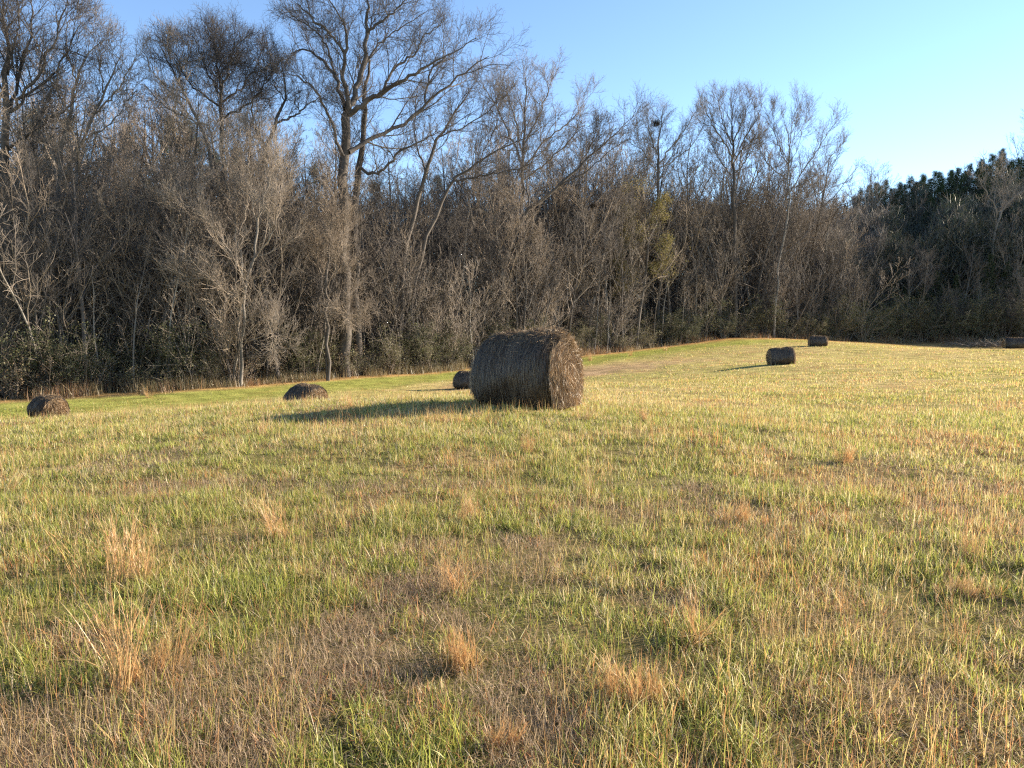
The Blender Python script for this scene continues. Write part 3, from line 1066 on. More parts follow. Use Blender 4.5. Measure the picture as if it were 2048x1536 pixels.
shaped_tree('bare_tree', 128, 790, 54,
            [[(110, 795, .26, 0), (112, 560, .23, 0), (115, 400, .2, 0), (123, 290, .18, 0), (144, 222, .14, 0), (154, 154, .10, .2), (168, 120, .07, .4), (205, 80, .03, .6)],
             [(100, 795, .22, 1), (95, 540, .19, 1), (118, 380, .17, 1), (137, 335, .16, 1), (161, 287, .14, 1), (191, 222, .11, 1.2), (219, 154, .08, 1.5), (240, 110, .03, 1.8)]],
            [[(140, 235, .09, 0), (120, 190, .07, -.6), (100, 160, .05, -1), (80, 130, .03, -1.3)],
             [(152, 165, .07, .2), (140, 120, .06, .8), (130, 70, .04, 1.2), (140, 30, .02, 1.5)],
             [(185, 235, .08, 1.2), (220, 200, .07, .6), (250, 160, .05, .2), (268, 118, .03, 0)],
             [(165, 280, .09, 1), (205, 262, .07, 1.8), (240, 225, .05, 2.2), (272, 180, .03, 2.6)],
             [(116, 330, .09, 0), (85, 270, .07, .8), (82, 222, .06, 1.2), (102, 185, .04, 1.4)],
             [(205, 185, .06, 1.4), (200, 140, .05, 2), (205, 100, .03, 2.3), (190, 60, .02, 2.5)]],
            LITE, 9, 'pair of leaning grey stems right of the tall tree at the left edge', mc=M_twig, mt=M_bark_grey)
shaped_tree('bare_tree', 445, 775, 62,
            [[(450, 775, .3, 0), (452, 560, .27, 0), (448, 400, .24, 0), (445, 300, .21, 0), (441, 191, .16, 0), (436, 140, .08, 0)]],
            [[(444, 215, .11, 0), (410, 190, .09, -.6), (376, 165, .07, -1), (360, 130, .05, -1.4), (345, 100, .03, -1.6)],
             [(442, 200, .11, 0), (425, 160, .09, .8), (405, 120, .06, 1.2), (395, 85, .03, 1.4)],
             [(441, 195, .11, 0), (455, 150, .09, -.8), (462, 115, .06, -1.2), (470, 85, .03, -1.5)],
             [(442, 205, .11, 0), (480, 180, .09, .6), (506, 145, .06, 1), (525, 100, .03, 1.2)],
             [(444, 235, .11, 0), (490, 215, .09, -1), (520, 185, .06, -1.5), (545, 145, .03, -2)],
             [(438, 150, .08, 0), (432, 115, .06, .3), (428, 82, .03, .4)]],
            DEN,
            10, 'bare tree with a dense dark rounded crown left of the tallest tree', mc=M_twig_dark)
shaped_tree('bare_tree', 415, 770, 60,
            [[(420, 770, .26, 0), (425, 500, .22, 0), (425, 330, .19, 0), (410, 246, .16, 0), (376, 205, .12, .2), (359, 171, .10, .4), (342, 130, .07, .6), (318, 92, .03, .8)]],
            [[(412, 250, .09, 0), (370, 235, .08, -.6), (330, 215, .06, -1), (290, 170, .03, -1.4)],
             [(372, 200, .08, .2), (340, 185, .06, .8), (310, 150, .04, 1.2), (298, 115, .025, 1.4)],
             [(356, 165, .06, .4), (362, 125, .05, -.2), (355, 95, .03, -.5)]],
            LITE, 11, 'bare tree arching left beside the dense rounded crown', mc=M_twig)
shaped_tree('bare_tree', 520, 768, 58,
            [[(505, 770, .28, 0), (508, 560, .25, 0), (515, 400, .22, 0), (535, 290, .18, 0), (545, 262, .16, 0), (566, 212, .12, .3), (572, 170, .08, .5), (560, 110, .03, .7)]],
            [[(530, 300, .1, 0), (505, 240, .09, .6), (503, 190, .07, 1), (490, 140, .03, 1.4)],
             [(555, 245, .09, .2), (600, 225, .07, -.5), (640, 190, .03, -1)],
             [(568, 200, .07, .3), (545, 160, .05, .9), (520, 110, .03, 1.3)]],
            LITE, 12, 'dark stemmed bare tree leaning right just left of the tallest tree', mc=M_twig_dark)
shaped_tree('bare_tree', 800, 748, 66,
            [[(795, 750, .3, 0), (798, 600, .27, 0), (812, 478, .24, 0), (837, 393, .21, 0), (858, 308, .17, 0), (888, 256, .13, .3), (919, 212, .09, .6), (950, 165, .03, .8)],
             [(802, 750, .24, 1), (830, 560, .21, 1), (862, 440, .18, 1), (905, 360, .15, 1.2), (960, 320, .11, 1.5), (1020, 290, .07, 1.8), (1080, 262, .03, 2)]],
            [[(850, 340, .1, 0), (830, 280, .08, .8), (828, 230, .05, 1.2), (840, 190, .03, 1.5)],
             [(900, 366, .1, 1.2), (950, 355, .09, .5), (1000, 345, .07, 0), (1060, 330, .04, -.4)],
             [(875, 275, .08, .2), (920, 260, .07, -.6), (975, 225, .05, -1.2), (1010, 190, .03, -1.5)],
             [(960, 320, .07, 1.5), (985, 270, .06, 2.2), (1000, 230, .04, 2.6), (990, 185, .025, 3)]],
            STD, 13, 'bare tree with two stems leaning right beside the tallest tree', mc=M_twig_dark)
shaped_tree('bare_tree', 1005, 735, 76,
            [[(985, 738, .3, 0), (1000, 560, .27, 0), (1028, 444, .24, 0), (1097, 393, .19, 0), (1148, 342, .15, .3), (1199, 294, .10, .6), (1250, 253, .05, .8), (1272, 222, .025, 1)]],
            [[(1120, 372, .1, .2), (1170, 345, .08, -.8), (1220, 300, .05, -1.4), (1262, 275, .025, -1.8)],
             [(1160, 330, .08, .4), (1185, 285, .06, 1.2), (1195, 255, .03, 1.6)],
             [(1060, 420, .1, 0), (1050, 350, .08, 1), (1075, 300, .05, 1.6), (1090, 250, .025, 2)]],
            STD,
            14, 'bare tree leaning far right with one long thin limb against the sky', mc=M_twig_dark)
shaped_tree('bare_tree', 1045, 730, 80,
            [[(1040, 732, .3, 0), (1042, 560, .27, 0), (1046, 420, .22, 0), (1044, 308, .17, 0), (1052, 205, .1, .2), (1050, 155, .04, .4)]],
            [[(1045, 330, .14, 0), (1018, 265, .11, -.6), (987, 205, .08, -1.2), (958, 160, .03, -1.8)],
             [(1045, 340, .14, 0), (1085, 285, .12, .6), (1125, 255, .09, 1.2), (1152, 232, .06, 1.6), (1176, 195, .025, 2)],
             [(1045, 300, .11, 0), (1075, 235, .09, -1), (1095, 190, .06, -1.6), (1105, 155, .025, -2)],
             [(1046, 310, .11, 0), (1030, 240, .09, 1), (1015, 190, .06, 1.6), (1000, 155, .025, 2)],
             [(1047, 360, .11, 0), (1100, 320, .09, -1.2), (1140, 280, .06, -2), (1168, 250, .03, -2.5)]],
            STD, 15, 'bare tree with broad fan shaped crown between the tallest tree and long leaning limb')
shaped_tree('bare_tree', 1466, 672, 99,
            [[(1470, 678, .32, 0), (1470, 520, .28, 0), (1469, 400, .25, 0), (1467, 325, .21, 0), (1463, 285, .14, 0), (1463, 240, .08, 0), (1468, 196, .03, 0)]],
            [[(1466, 330, .13, 0), (1456, 295, .11, -.6), (1424, 252, .08, -1.4), (1410, 215, .03, -2)],
             [(1467, 330, .13, 0), (1478, 305, .11, .6), (1486, 280, .09, 1), (1508, 250, .07, 1.6), (1526, 208, .03, 2)],
             [(1464, 290, .10, 0), (1447, 250, .08, .8), (1440, 215, .04, 1.4), (1436, 200, .03, 1.6)],
             [(1465, 290, .10, 0), (1485, 245, .08, -1), (1497, 205, .03, -1.6)],
             [(1462, 350, .10, 0), (1440, 320, .08, 1.4), (1420, 285, .04, 2)],
             [(1472, 345, .10, 0), (1500, 310, .08, -1), (1520, 275, .03, -2)]],
            UPR,
            16, 'tall bare tree with neat egg shaped crown, left neighbour of the last pale trunked tree')
shaped_tree('bare_tree', 1560, 668, 101,
            [[(1548, 676, .27, 0), (1552, 600, .25, 0), (1557, 553, .24, 0), (1567, 473, .22, 0), (1576, 419, .2, 0), (1577, 387, .18, 0), (1576, 325, .14, 0), (1580, 290, .1, 0), (1583, 252, .06, 0), (1590, 210, .03, 0)]],
            [[(1577, 390, .13, 0), (1607, 338, .11, -.6), (1634, 303, .09, -1.2), (1647, 279, .07, -1.6), (1672, 246, .03, -2.2)],
             [(1576, 360, .11, 0), (1537, 330, .10, .8), (1520, 295, .07, 1.4), (1515, 260, .03, 1.8)],
             [(1577, 330, .09, 0), (1555, 290, .08, -.8), (1548, 250, .05, -1.3), (1545, 225, .025, -1.6)],
             [(1578, 380, .11, 0), (1615, 365, .09, 1), (1650, 330, .06, 2), (1682, 290, .03, 2.6)],
             [(1581, 285, .07, 0), (1605, 255, .05, .8), (1615, 220, .025, 1.2)],
             [(1572, 400, .1, 0), (1610, 395, .08, -1.4), (1645, 385, .06, -2.2), (1672, 370, .03, -3)]],
            UPR,
            17, 'last tall pale trunked tree, limbs sweeping right over the gap before the dark hill', mt=M_bark_pale, rscale2=.6)
shaped_tree('bare_tree', 1312, 690, 96,
            [[(1318, 692, .3, 0), (1318, 520, .26, 0), (1316, 400, .22, 0), (1316, 320, .16, 0), (1318, 268, .1, 0), (1326, 222, .04, 0)]],
            [[(1316, 310, .1, 0), (1300, 270, .08, .6), (1296, 235, .04, 1)], [(1317, 330, .11, 0), (1350, 285, .09, -.8), (1375, 250, .05, -1.5), (1390, 225, .03, -2)],
             [(1316, 340, .1, 0), (1350, 320, .08, .8), (1395, 280, .05, 1.5), (1410, 245, .03, 2)], [(1316, 345, .1, 0), (1285, 305, .07, -.8), (1275, 270, .03, -1.5)]],
            STD, 18, 'bare tree carrying a dark leaf nest in its thin top above the yellow leaved tree')
shaped_tree('bare_tree', 1972, 690, 128,
            [[(1975, 690, .3, 0), (1980, 560, .28, 0), (1984, 488, .26, 0), (1991, 454, .24, 0), (2004, 417, .21, 0), (2028, 396, .15, 0), (2060, 372, .06, 0)]],
            [[(1991, 450, .16, 0), (1994, 417, .14, -.6), (1984, 400, .12, -1), (1969, 379, .09, -1.4), (1955, 350, .04, -1.8)], [(2004, 417, .12, 0), (2010, 370, .09, .8), (2005, 330, .04, 1.4)]],
            STD,
            19, 'pale barked tree with a bent trunk in front of the dark hill at the right', mt=M_bark_pale, mc=M_twig)
shaped_tree('bare_tree', 470, 772, 53,
            [[(480, 778, .2, 0), (487, 640, .19, 0), (492, 560, .18, 0), (510, 500, .15, 0), (520, 430, .12, .2), (540, 370, .08, .3), (552, 300, .03, .5)],
             [(470, 778, .2, .6), (474, 660, .19, .6), (492, 580, .17, .4), (483, 520, .14, .8), (470, 440, .11, 1), (455, 360, .07, 1.2), (440, 290, .03, 1.4)]],
            [[(492, 575, .1, 0), (470, 520, .09, -.6), (440, 470, .07, -1), (395, 420, .05, -1.4), (360, 400, .03, -1.7)],
             [(500, 530, .1, 0), (540, 480, .08, -.6), (560, 420, .05, -1), (570, 340, .03, -1.3)],
             [(483, 600, .08, 0), (430, 560, .06, -.8), (380, 555, .03, -1.4)],
             [(478, 470, .08, .8), (500, 400, .07, 1.4), (500, 330, .05, 1.8), (490, 270, .03, 2)],
             [(476, 690, .07, .6), (530, 670, .06, -.4), (545, 660, .04, -.8), (552, 690, .02, -1)]],
            UPR,
            20, 'pale broad tree forking low at the wood front, tan crown below the dense dark one', mt=M_bark_grey, mc=M_twig, rscale2=.6)
shaped_tree('bare_tree', 652, 752, 57,
            [[(655, 757, .2, 0), (655, 640, .18, 0), (651, 565, .16, 0), (656, 500, .12, 0), (664, 440, .09, 0), (668, 380, .03, 0)],
             [(652, 690, .1, 0), (649, 620, .09, .2), (640, 540, .07, .4), (630, 470, .03, .6)]],
            [[(656, 575, .08, 0), (675, 520, .06, -.5), (680, 460, .03, -.8)], [(655, 600, .08, 0), (690, 610, .06, -.4), (697, 640, .02, -.8)]],
            STD, 21, 'slim tree with a broken pale stem in front of the tallest tree trunk', mt=M_bark_dark, mc=M_twig_tan, rscale2=.65)

# --- the rest of the wood
Z_LAB = {
    'a': 'left of the tallest tree', 'b': 'between tallest tree and yellow leaved tree', 'c': 'between yellow leaved tree and dark hill', 'd': 'on the shaded dark hill at the right'}


def zone_of(px):
    return 'a' if px < 690 else 'b' if px < 1290 else 'c' if px < 1680 else 'd'


def tl_at(px):
    """X, Y of the wood edge seen at column px"""
    k = (px - CX) / F
    Ys = np.linspace(20, 160, 1400)
    i = int(np.argmax(Ys > tline(k * Ys)))
    return float(Ys[i])


def place(px, off):
    Y = tl_at(px) + off
    return (px - CX) / F * Y, Y


def scale_for(px, Y, top_py, H):
    """scale that brings a tree of height H up to picture row top_py"""
    x = (px - CX) / F * Y
    z = float(pt(px, top_py, Y)[2]) - gz(x, Y)
    return max(.25, z / H)


TH = [22, 20, 24, 18, 21, 19]
BH = [9, 7, 11, 6, 8, 10]
sky_px = [0, 150, 270, 300, 400, 520, 560, 700, 900, 960, 1100, 1180, 1230, 1330, 1450, 1560, 1680, 1720]
sky_py = [150, 160, 190, 230, 200, 220, 240, 300, 300, 300, 290, 300, 320, 310, 310, 330, 390, 400]
for i in range(112):
    px = -120 + 1830 * ((i * .618034) % 1.0)
    off = 2.5 + 34 * ((i + .5) / 112) ** 1.1 + random.uniform(-1.5, 1.5)
    x, y = place(px, off)
    k = random.randrange(6)
    top = np.interp(px, sky_px, sky_py) + random.uniform(0, 110)
    s = min(1.35, scale_for(px, y, top, TH[k] * .96))
    z = zone_of(px)
    plant('bare_tree', TALL[k], x, y, s, 'grey bare tree inside the wood ' + Z_LAB[z], 'tree', 'bare trees filling the wood ' + Z_LAB[z],
          random.choice([M_bark_dark, M_bark_dark, M_bark_grey]), random.choice([M_twig, M_twig, M_twig_dark, M_twig_tan]))
for i in range(135):
    px = -90 + 1790 * ((i * .618034 + .31) % 1.0)
    off = .8 + 15 * ((i + .5) / 135) ** 1.3 + random.uniform(-.5, .8)
    x, y = place(px, off)
    if 1215 < px < 1350 and off < 7:
        continue
    k = random.randrange(6)
    top = np.interp(px, [0, 400, 700, 1200, 1500, 1700], [300, 290, 370, 370, 400, 440]) + random.uniform(-10, 240)
    s = min(1.6, scale_for(px, y, top, BH[k] * .98))
    z = zone_of(px)
    plant('understory_tree', BRUSH[k], x, y, s, 'brushy small tree in the wood ' + Z_LAB[z], 'small tree', 'brushy small trees along the wood edge ' + Z_LAB[z],
          random.choice([M_bark_grey, M_bark_grey, M_bark_dark]), random.choice([M_twig_tan, M_twig, M_twig, M_twig_dark]))


for i in range(46):
    px = 950 + 740 * ((i * .618034 + .13) % 1.0)
    x, y = place(px, 2 + 26 * (i + .5) / 46)
    k = random.randrange(6)
    top = np.interp(px, [950, 1100, 1200, 1300, 1400, 1500, 1600, 1690], [285, 285, 320, 305, 298, 308, 328, 388]) + 80 * random.random() ** 1.5
    z = zone_of(px)
    plant('bare_tree', TALL[k], x, y, min(1.75, scale_for(px, y, top, TH[k] * .96)), 'grey bare tree inside the wood ' + Z_LAB[z], 'tree', 'bare trees filling the wood ' + Z_LAB[z],
          random.choice([M_bark_dark, M_bark_dark, M_bark_grey]), random.choice([M_twig, M_twig, M_twig_dark, M_twig_tan]))


for i in range(30):
    px = -40 + 1660 * ((i * .618034 + .47) % 1.0)
    x, y = place(px, .6 + 4.5 * random.random())
    k = random.randrange(6)
    top = np.interp(px, sky_px, sky_py) + 90 + 160 * random.random()
    z = zone_of(px)
    plant('bare_tree', TALL[k], x, y, min(1.2, scale_for(px, y, top, TH[k] * .96)), 'dark trunked bare tree at the wood front ' + Z_LAB[z], 'tree', 'dark trunks at the wood front ' + Z_LAB[z], M_bark_dark, random.choice([M_twig, M_twig_dark]))


# --- leafy things
def leaf_cloud(r, cen, rad, N, size, cols, flat=.6):
    d = r.normal(0, 1, (N, 3))
    d = nrm(d) * (r.random((N, 1)) ** .42)
    p = cen + d * rad
    return leaf_at(r, p, size, cols)


def leaf_at(r, p, size, cols):
    N = len(p)
    a = nrm(r.normal(0, 1, (N, 3)))
    b = nrm(np.cross(a, r.normal(0, 1, (N, 3))))
    s = r.uniform(.6, 1.3, (N, 1)) * size
    V = np.stack([p - b * s * .45, p + a * s * .5, p + b * s * .45, p - a * s * .5], 1).reshape(-1, 3)
    q = np.arange(N * 4).reshape(N, 4)
    k = r.integers(0, len(cols), N)
    c = np.repeat(np.array(cols)[k] * r.uniform(.7, 1.25, (N, 1)), 4, axis=0)
    return V, q, c


def shrub(seed, H, W, N, cols, leaf=.07):
    r = np.random.default_rng(seed)
    GT, GC = Geo(), Geo()
    st = 9
    az = r.uniform(0, 6.28, st)
    d = nrm(np.stack([np.cos(az) * .6, np.sin(az) * .6, np.ones(st)], 1))
    P = grow(np.stack([np.cos(az) * .1, np.sin(az) * .1, 0 * az - .1], 1), d, H * r.uniform(.6, 1.05, st), 8, .16, .05, r)
    R = np.full((st, 1), .022 * H / 3) * np.linspace(1, .3, 8)[None]
    GT.tubes(P, R, 4)
    Q, RQ = spawn(P, R, 9, .15, 1, (25, 75), .45, 5, .2, .03, r, minr=.007)
    GT.tubes(Q, RQ, 3)
    Q2, RQ2 = spawn(Q, RQ, 5, .2, 1, (25, 75), .5, 3, .2, .02, r, minr=.006)
    GT.tubes(Q2, RQ2, 3)
    # leaves follow the twigs, in clumps
    T = Q2.reshape(-1, 3)
    i = r.integers(0, len(T), N)
    V, q, c = leaf_at(r, T[i] + r.normal(0, .09 * W / 2, (N, 3)), leaf, cols)
    V[:, 2] = np.maximum(V[:, 2], .03)
    GC.add(V, q, None, c)
    return GT.mesh('stems'), GC.mesh('foliage', False)


DULL = [lin(.085, .095, .042), lin(.11, .115, .052), lin(.15, .135, .075), lin(.075, .08, .042)]
OLIVE = [lin(.17, .165, .085), lin(.20, .18, .10), lin(.15, .145, .07), lin(.22, .18, .115)]
RUSS = [lin(.22, .15, .09), lin(.17, .125, .08), lin(.15, .14, .075), lin(.28, .2, .12)]
SHR = [shrub(300, 3.6, 2.6, 3600, DULL), shrub(301, 3.0, 2.4, 2400, OLIVE), shrub(302, 2.4, 2.4, 1500, RUSS, .06), shrub(303, 4.2, 2.2, 3800, DULL), shrub(304, 2.2, 2.0, 1700, OLIVE, .06)]


def plant_shrub(k, x, y, s, label, cat, group):
    o = empty('evergreen_shrub' if k in (0, 3) else 'shrub', (x, y, gz(x, y) - .03), random.uniform(0, 6.28), (s * random.uniform(.9, 1.25), s * random.uniform(.9, 1.25), s))
    tag(o, label, cat, group)
    obj('stems', SHR[k][0], M_twig, o)
    obj('foliage', SHR[k][1], M_leaf, o)
    return o


SPEC = {(60, 1.2): (0, 1.25), }
for px, off, k, s, lab in [(25, .2, 2, 1.5, 'rounded russet bramble mound at the left edge of the wood'), (95, .1, 2, 1.1, 'straw brown bramble mound beside the rounded russet one'), (60, 1.6, 0, 1.4, 'large dark green shrub behind the bramble mounds at the left edge'),
                           (140, 1.2, 3, 1.1, 'dark evergreen shrub under the leaning grey stems'), (425, 2.0, 1, 1.0, 'olive shrub at the foot of the pale twigged broad tree'), (640, 1.6, 1, 1.15, 'olive shrub left of the slim broken stemmed tree'),
                           (600, 2.2, 0, 1.0, 'green shrub in the gap left of the slim broken stemmed tree'), (775, 2.0, 1, 1.1, 'pale olive shrub at the foot of the two leaning stems'), (870, 2.4, 3, 1.25, 'dark green shrub behind the partly hidden bale'), (905, 2.0, 0, 1.2, 'dark leafy shrub rising behind the left end of the large bale'),
                           (1235, 1.4, 4, 1.2, 'silvery green shrub below the yellow leaved tree'), (1290, 1.6, 4, 1.3, 'pale olive shrub on the bank under the yellow leaved tree'), (1345, 2.0, 1, 1.2, 'grey green shrub on the bank by slim upright trunks'), (1500, 1.4, 1, 1.25, 'green leafy shrub at the foot of the last tall trees'), (1590, 1.2, 4, 1.1, 'pale shrub at the corner of the wood beside the far bale')]:
    x, y = place(px, off)
    plant_shrub(k, x, y, s, lab, 'shrub', 'shrubs along the wood edge')
for i in range(60):
    px = -60 + 1750 * ((i * .618034 + .77) % 1.0)
    off = .3 + 5 * random.random() ** 1.6
    x, y = place(px, off)
    z = zone_of(px)
    k = random.choice([0, 1, 1, 2, 3, 3, 4])
    plant_shrub(k, x, y, random.uniform(.8, 1.45) * (1.15 if px > 1200 else 1), 'dull leafy undergrowth shrub ' + Z_LAB[z], 'shrub', 'dull shrubs in the undergrowth ' + Z_LAB[z])


for i in range(34):
    px = 1640 + 470 * ((i * .618034 + .4) % 1.0)
    x, y = place(px, .8 + 7 * random.random())
    plant_shrub(random.choice([0, 3, 3, 0, 1]), x, y, random.uniform(1.2, 2.2), 'dark shaded shrub at the foot of the hill at the right', 'shrub', 'dark shrubs at the foot of the hill')


# yellow leaved tree
def yellow_tree():
    Y0 = tl_at(1285) + .7
    px0 = 1285
    r = np.random.default_rng(77)
    x0 = (px0 - CX) / F * Y0
    z0 = gz(x0, Y0)
    base = np.array([x0, Y0, z0])

    def P_(lst):
        return poly(np.array([pt(a, b, Y0 + e) for a, b, c, e in lst]) - base, np.array([c for a, b, c, e in lst]), 12)
    tr = [P_([(1270, 712, .24, 0), (1276, 640, .21, 0), (1285, 590, .18, 0), (1298, 500, .14, 0), (1296, 430, .09, 0), (1280, 370, .03, 0)])]
    li = [P_([(1286, 585, .1, 0), (1320, 540, .08, -.5), (1335, 480, .04, -.9)]), P_([(1292, 540, .1, 0), (1265, 480, .07, .6), (1250, 420, .03, 1)]), P_([(1297, 480, .09, 0), (1322, 430, .06, .5), (1330, 395, .03, .8)]), P_([(1284, 600, .09, 0), (1255, 570, .06, -.5), (1240, 520, .03, -.8)])]
    GT, GC = Geo(), Geo()
    for P, R in tr:
        GT.tubes(P, R, 7)
    P, R = stack(li + tr)
    for a, b in li:
        GC.tubes(a, b, 5)
    Q, RQ = spawn(P, R, 12, .25, 1, (25, 65), .3, 6, .14, .05, r, minr=.012)
    Q2, RQ2 = spawn(Q, RQ, 7, .2, 1, (25, 60), .5, 4, .18, .04, r, minr=.011)
    Q3, RQ3 = spawn(Q2, RQ2, 5, .2, 1, (25, 60), .5, 3, .2, .02, r, minr=.010)
    GC.tubes(Q, RQ, 4)
    GC.tubes(Q2, RQ2, 3)
    GC.tubes(Q3, RQ3, 3)
    T = Q3.reshape(-1, 3)
    N = 9500
    i = r.integers(0, len(T), N)
    p = T[i] + r.normal(0, .24, (N, 3))
    dens = fbm(p[:, 0] + 40, p[:, 2] * 1.0 + p[:, 1], 2.2, 3, 2)
    p = p[dens > .26]
    GL = Geo()
    V, q, c = leaf_at(r, p, .125, [lin(.28, .24, .085), lin(.25, .225, .085), lin(.20, .18, .07), lin(.32, .255, .09)])
    GL.add(V, q, None, c)
    o = empty('leafy_tree', tuple(base))
    tag(o, 'tree still holding sparse yellow green leaves at the wood front', 'tree')
    obj('trunk', GT.mesh('trunk'), M_bark_dark, o)
    obj('crown', GC.mesh('crown'), M_twig_tan, o)
    obj('leaves', GL.mesh('leaves', False), M_leaf, o)


yellow_tree()


# slim upright trunks along the bank right of the large bale
def slim_tree(seed, H):
    r = np.random.default_rng(seed)
    P = grow(np.array([[0, 0, -.3]]), nrm(np.array([[r.normal(0, .07), r.normal(0, .07), 1.0]])), np.array([H]), 14, .045, .0, r)
    R = .075 * np.linspace(1, .2, 14)[None]
    return tree_parts([(P, R)], [], r, [('trunk', 9, .45, .98, (25, 60), .22, 6, .14, .1, 4), ('last', 5, .2, 1, (25, 60), .5, 4, .18, .06, 3), ('last', 4, .2, 1, (20, 60), .5, 3, .2, .05, 3)], 6)


SLIM = [slim_tree(400, 10), slim_tree(401, 12), slim_tree(402, 8), slim_tree(403, 11)]
for i, (px, off) in enumerate([(1188, .8), (1202, 1.6), (1214, .6), (1232, 1.4), (1305, 1.0), (1322, 2.2), (1360, .8), (1374, 1.5), (1395, 2.6), (1412, 1.2), (1428, 2.2), (1455, 1.0), (1530, 1.6), (1545, .9), (1600, .8), (1612, 1.8), (1630, 2.6),
                               (90, 1.6), (200, 1.8), (262, 1.0), (330, .9), (372, 1.6), (548, 1.2), (590, 2.4), (730, 1.5), (840, 2.2), (948, 1.2)]):
    x, y = place(px, off)
    z = zone_of(px)
    plant('sapling', SLIM[i % 4], x, y, random.uniform(.8, 1.25), 'slim young trunk at the wood front ' + Z_LAB[z], 'sapling', 'slim young trunks at the front of the wood ' + Z_LAB[z],
          random.choice([M_bark_dark, M_bark_grey, M_bark_pale]), random.choice([M_twig, M_twig_tan]))


# pines
def pine(seed, H, first=.35, N=230):
    r = np.random.default_rng(seed)
    P = grow(np.array([[0, 0, -.4]]), np.array([[0, 0, 1.0]]), np.array([H]), 14, .02, .01, r)
    R = H * .011 * np.linspace(1, .12, 14)[None]
    GT, GC = Geo(), Geo()
    GT.tubes(P, R, 6)
    Q, RQ = spawn(P, R, 62, first, .99, (50, 90), .19, 6, .1, .05, r, minr=.02, shrink=1.0)
    GT.tubes(Q, RQ, 4)
    Q2, RQ2 = spawn(Q, RQ, 5, .25, 1, (30, 60), .45, 4, .12, .08, r, minr=.015)
    GT.tubes(Q2, RQ2, 3)
    T = np.concatenate([Q2[:, 1:].reshape(-1, 3), Q[:, 3:].reshape(-1, 3), P[:, -2:].reshape(-1, 3)])
    keep = r.random(len(T)) < .7
    T = T[keep]
    m = 16
    c0 = np.repeat(T, m, axis=0) + r.normal(0, .16, (len(T) * m, 3))
    d = nrm(r.normal(0, 1, c0.shape) + np.array([0, 0, .7]))
    ln = r.uniform(.15, .34, (len(c0), 1))
    S = np.stack([c0, c0 + d * ln], 1)
    cc = np.array([lin(.045, .066, .026), lin(.058, .078, .03), lin(.038, .054, .024)])[r.integers(0, 3, len(c0))] * r.uniform(.7, 1.3, (len(c0), 1))
    GC.strips(S, nrm(np.cross(d, r.normal(0, 1, d.shape))), r.uniform(.010, .020, len(c0)), cc)
    return GT.mesh('trunk'), GC.mesh('crown', False)


PINE = [pine(500, 18), pine(501, 15, .25), pine(502, 20, .45), pine(503, 12, .15)]
PH = [18, 15, 20, 12]
# dark pines showing between the bare crowns of the wood
for px, top, off in [(20, 235, 26), (75, 200, 30), (112, 190, 27), (170, 225, 32), (235, 205, 29), (300, 240, 33), (350, 228, 28), (395, 235, 35), (450, 262, 30), (505, 285, 33), (560, 268, 36), (588, 300, 40), (640, 322, 38), (760, 330, 42), (880, 345, 44), (1010, 340, 44), (1130, 352, 40), (1240, 380, 40)]:
    x, y = place(px, off)
    k = random.randrange(3)
    s = min(1.5, scale_for(px, y, top, PH[k]))
    z = 'a' if px < 690 else 'b'
    plant('pine_tree', PINE[k], x, y, s, 'dark pine behind the bare trees ' + Z_LAB[z], 'pine tree', 'pines behind the bare trees ' + Z_LAB[z], M_bark_dark, M_needle)
# the hill on the right: pines along the crest, mixed trees on the slope
HCX, HCY = [1660, 1690, 1740, 1800, 1850, 1900, 1930, 1985, 2048, 2130, 2300], [420, 392, 362, 352, 345, 328, 318, 302, 305, 290, 270]
for i in range(58):
    px = 1682 + 460 * (i + random.uniform(.1, .9)) / 58
    top = np.interp(px, HCX, HCY) + random.uniform(-9, 20)
    Y = 150 + 16 * ((i * .618) % 1) + (px - 1690) * .02
    x = (px - CX) / F * Y
    k = i % 4
    s = scale_for(px, Y, top, PH[k])
    plant('pine_tree', PINE[k], x, Y, (min(s, 2.2) * .95, min(s, 2.2) * .95, min(s, 2.2)), 'dark pine forming the serrated crest of the shaded hill at the right', 'pine tree', 'pines along the crest of the dark hill', M_bark_dark, M_needle, None, 0.0, 1.15)
for i in range(84):
    px = 1672 + 440 * ((i * .618034 + .2) % 1)
    Y = 122 + 30 * ((i + .5) / 84)
    x = (px - CX) / F * Y
    k = random.randrange(4)
    top = np.interp(px, HCX, HCY) + 28 + (1 - (Y - 122) / 30) * 170 + random.uniform(0, 40)
    s = min(2.0, scale_for(px, Y, top, PH[k]))
    plant('pine_tree', PINE[k], x, Y, s, 'dark pine in the shade on the slope of the hill at the right', 'pine tree', 'pines on the slope of the dark hill', M_bark_dark, M_needle)
for i in range(48):
    px = 1655 + 450 * ((i * .618034 + .55) % 1)
    Y = tl_at(px) + 1.5 + 32 * ((i + .5) / 48) ** 1.1
    x = (px - CX) / F * Y
    top = np.interp(px, HCX, HCY) + 32 + (1 - i / 48) * 130 + random.uniform(-25, 110)
    if i % 2:
        k = random.randrange(6)
        s = min(1.8, scale_for(px, Y, top, TH[k]))
        plant('bare_tree', TALL[k], x, Y, s, 'grey bare tree in deep shade ' + Z_LAB['d'], 'tree', 'bare trees on the dark hill', random.choice([M_bark_grey, M_bark_dark]), random.choice([M_twig, M_twig_dark]))
    else:
        k = random.randrange(6)
        s = min(2.0, scale_for(px, Y, top + 70, BH[k]))
        plant('understory_tree', BRUSH[k], x, Y, s, 'brushy small tree in deep shade ' + Z_LAB['d'], 'small tree', 'brushy small trees on the dark hill', M_bark_grey, random.choice([M_twig, M_twig_tan, M_twig_dark]))
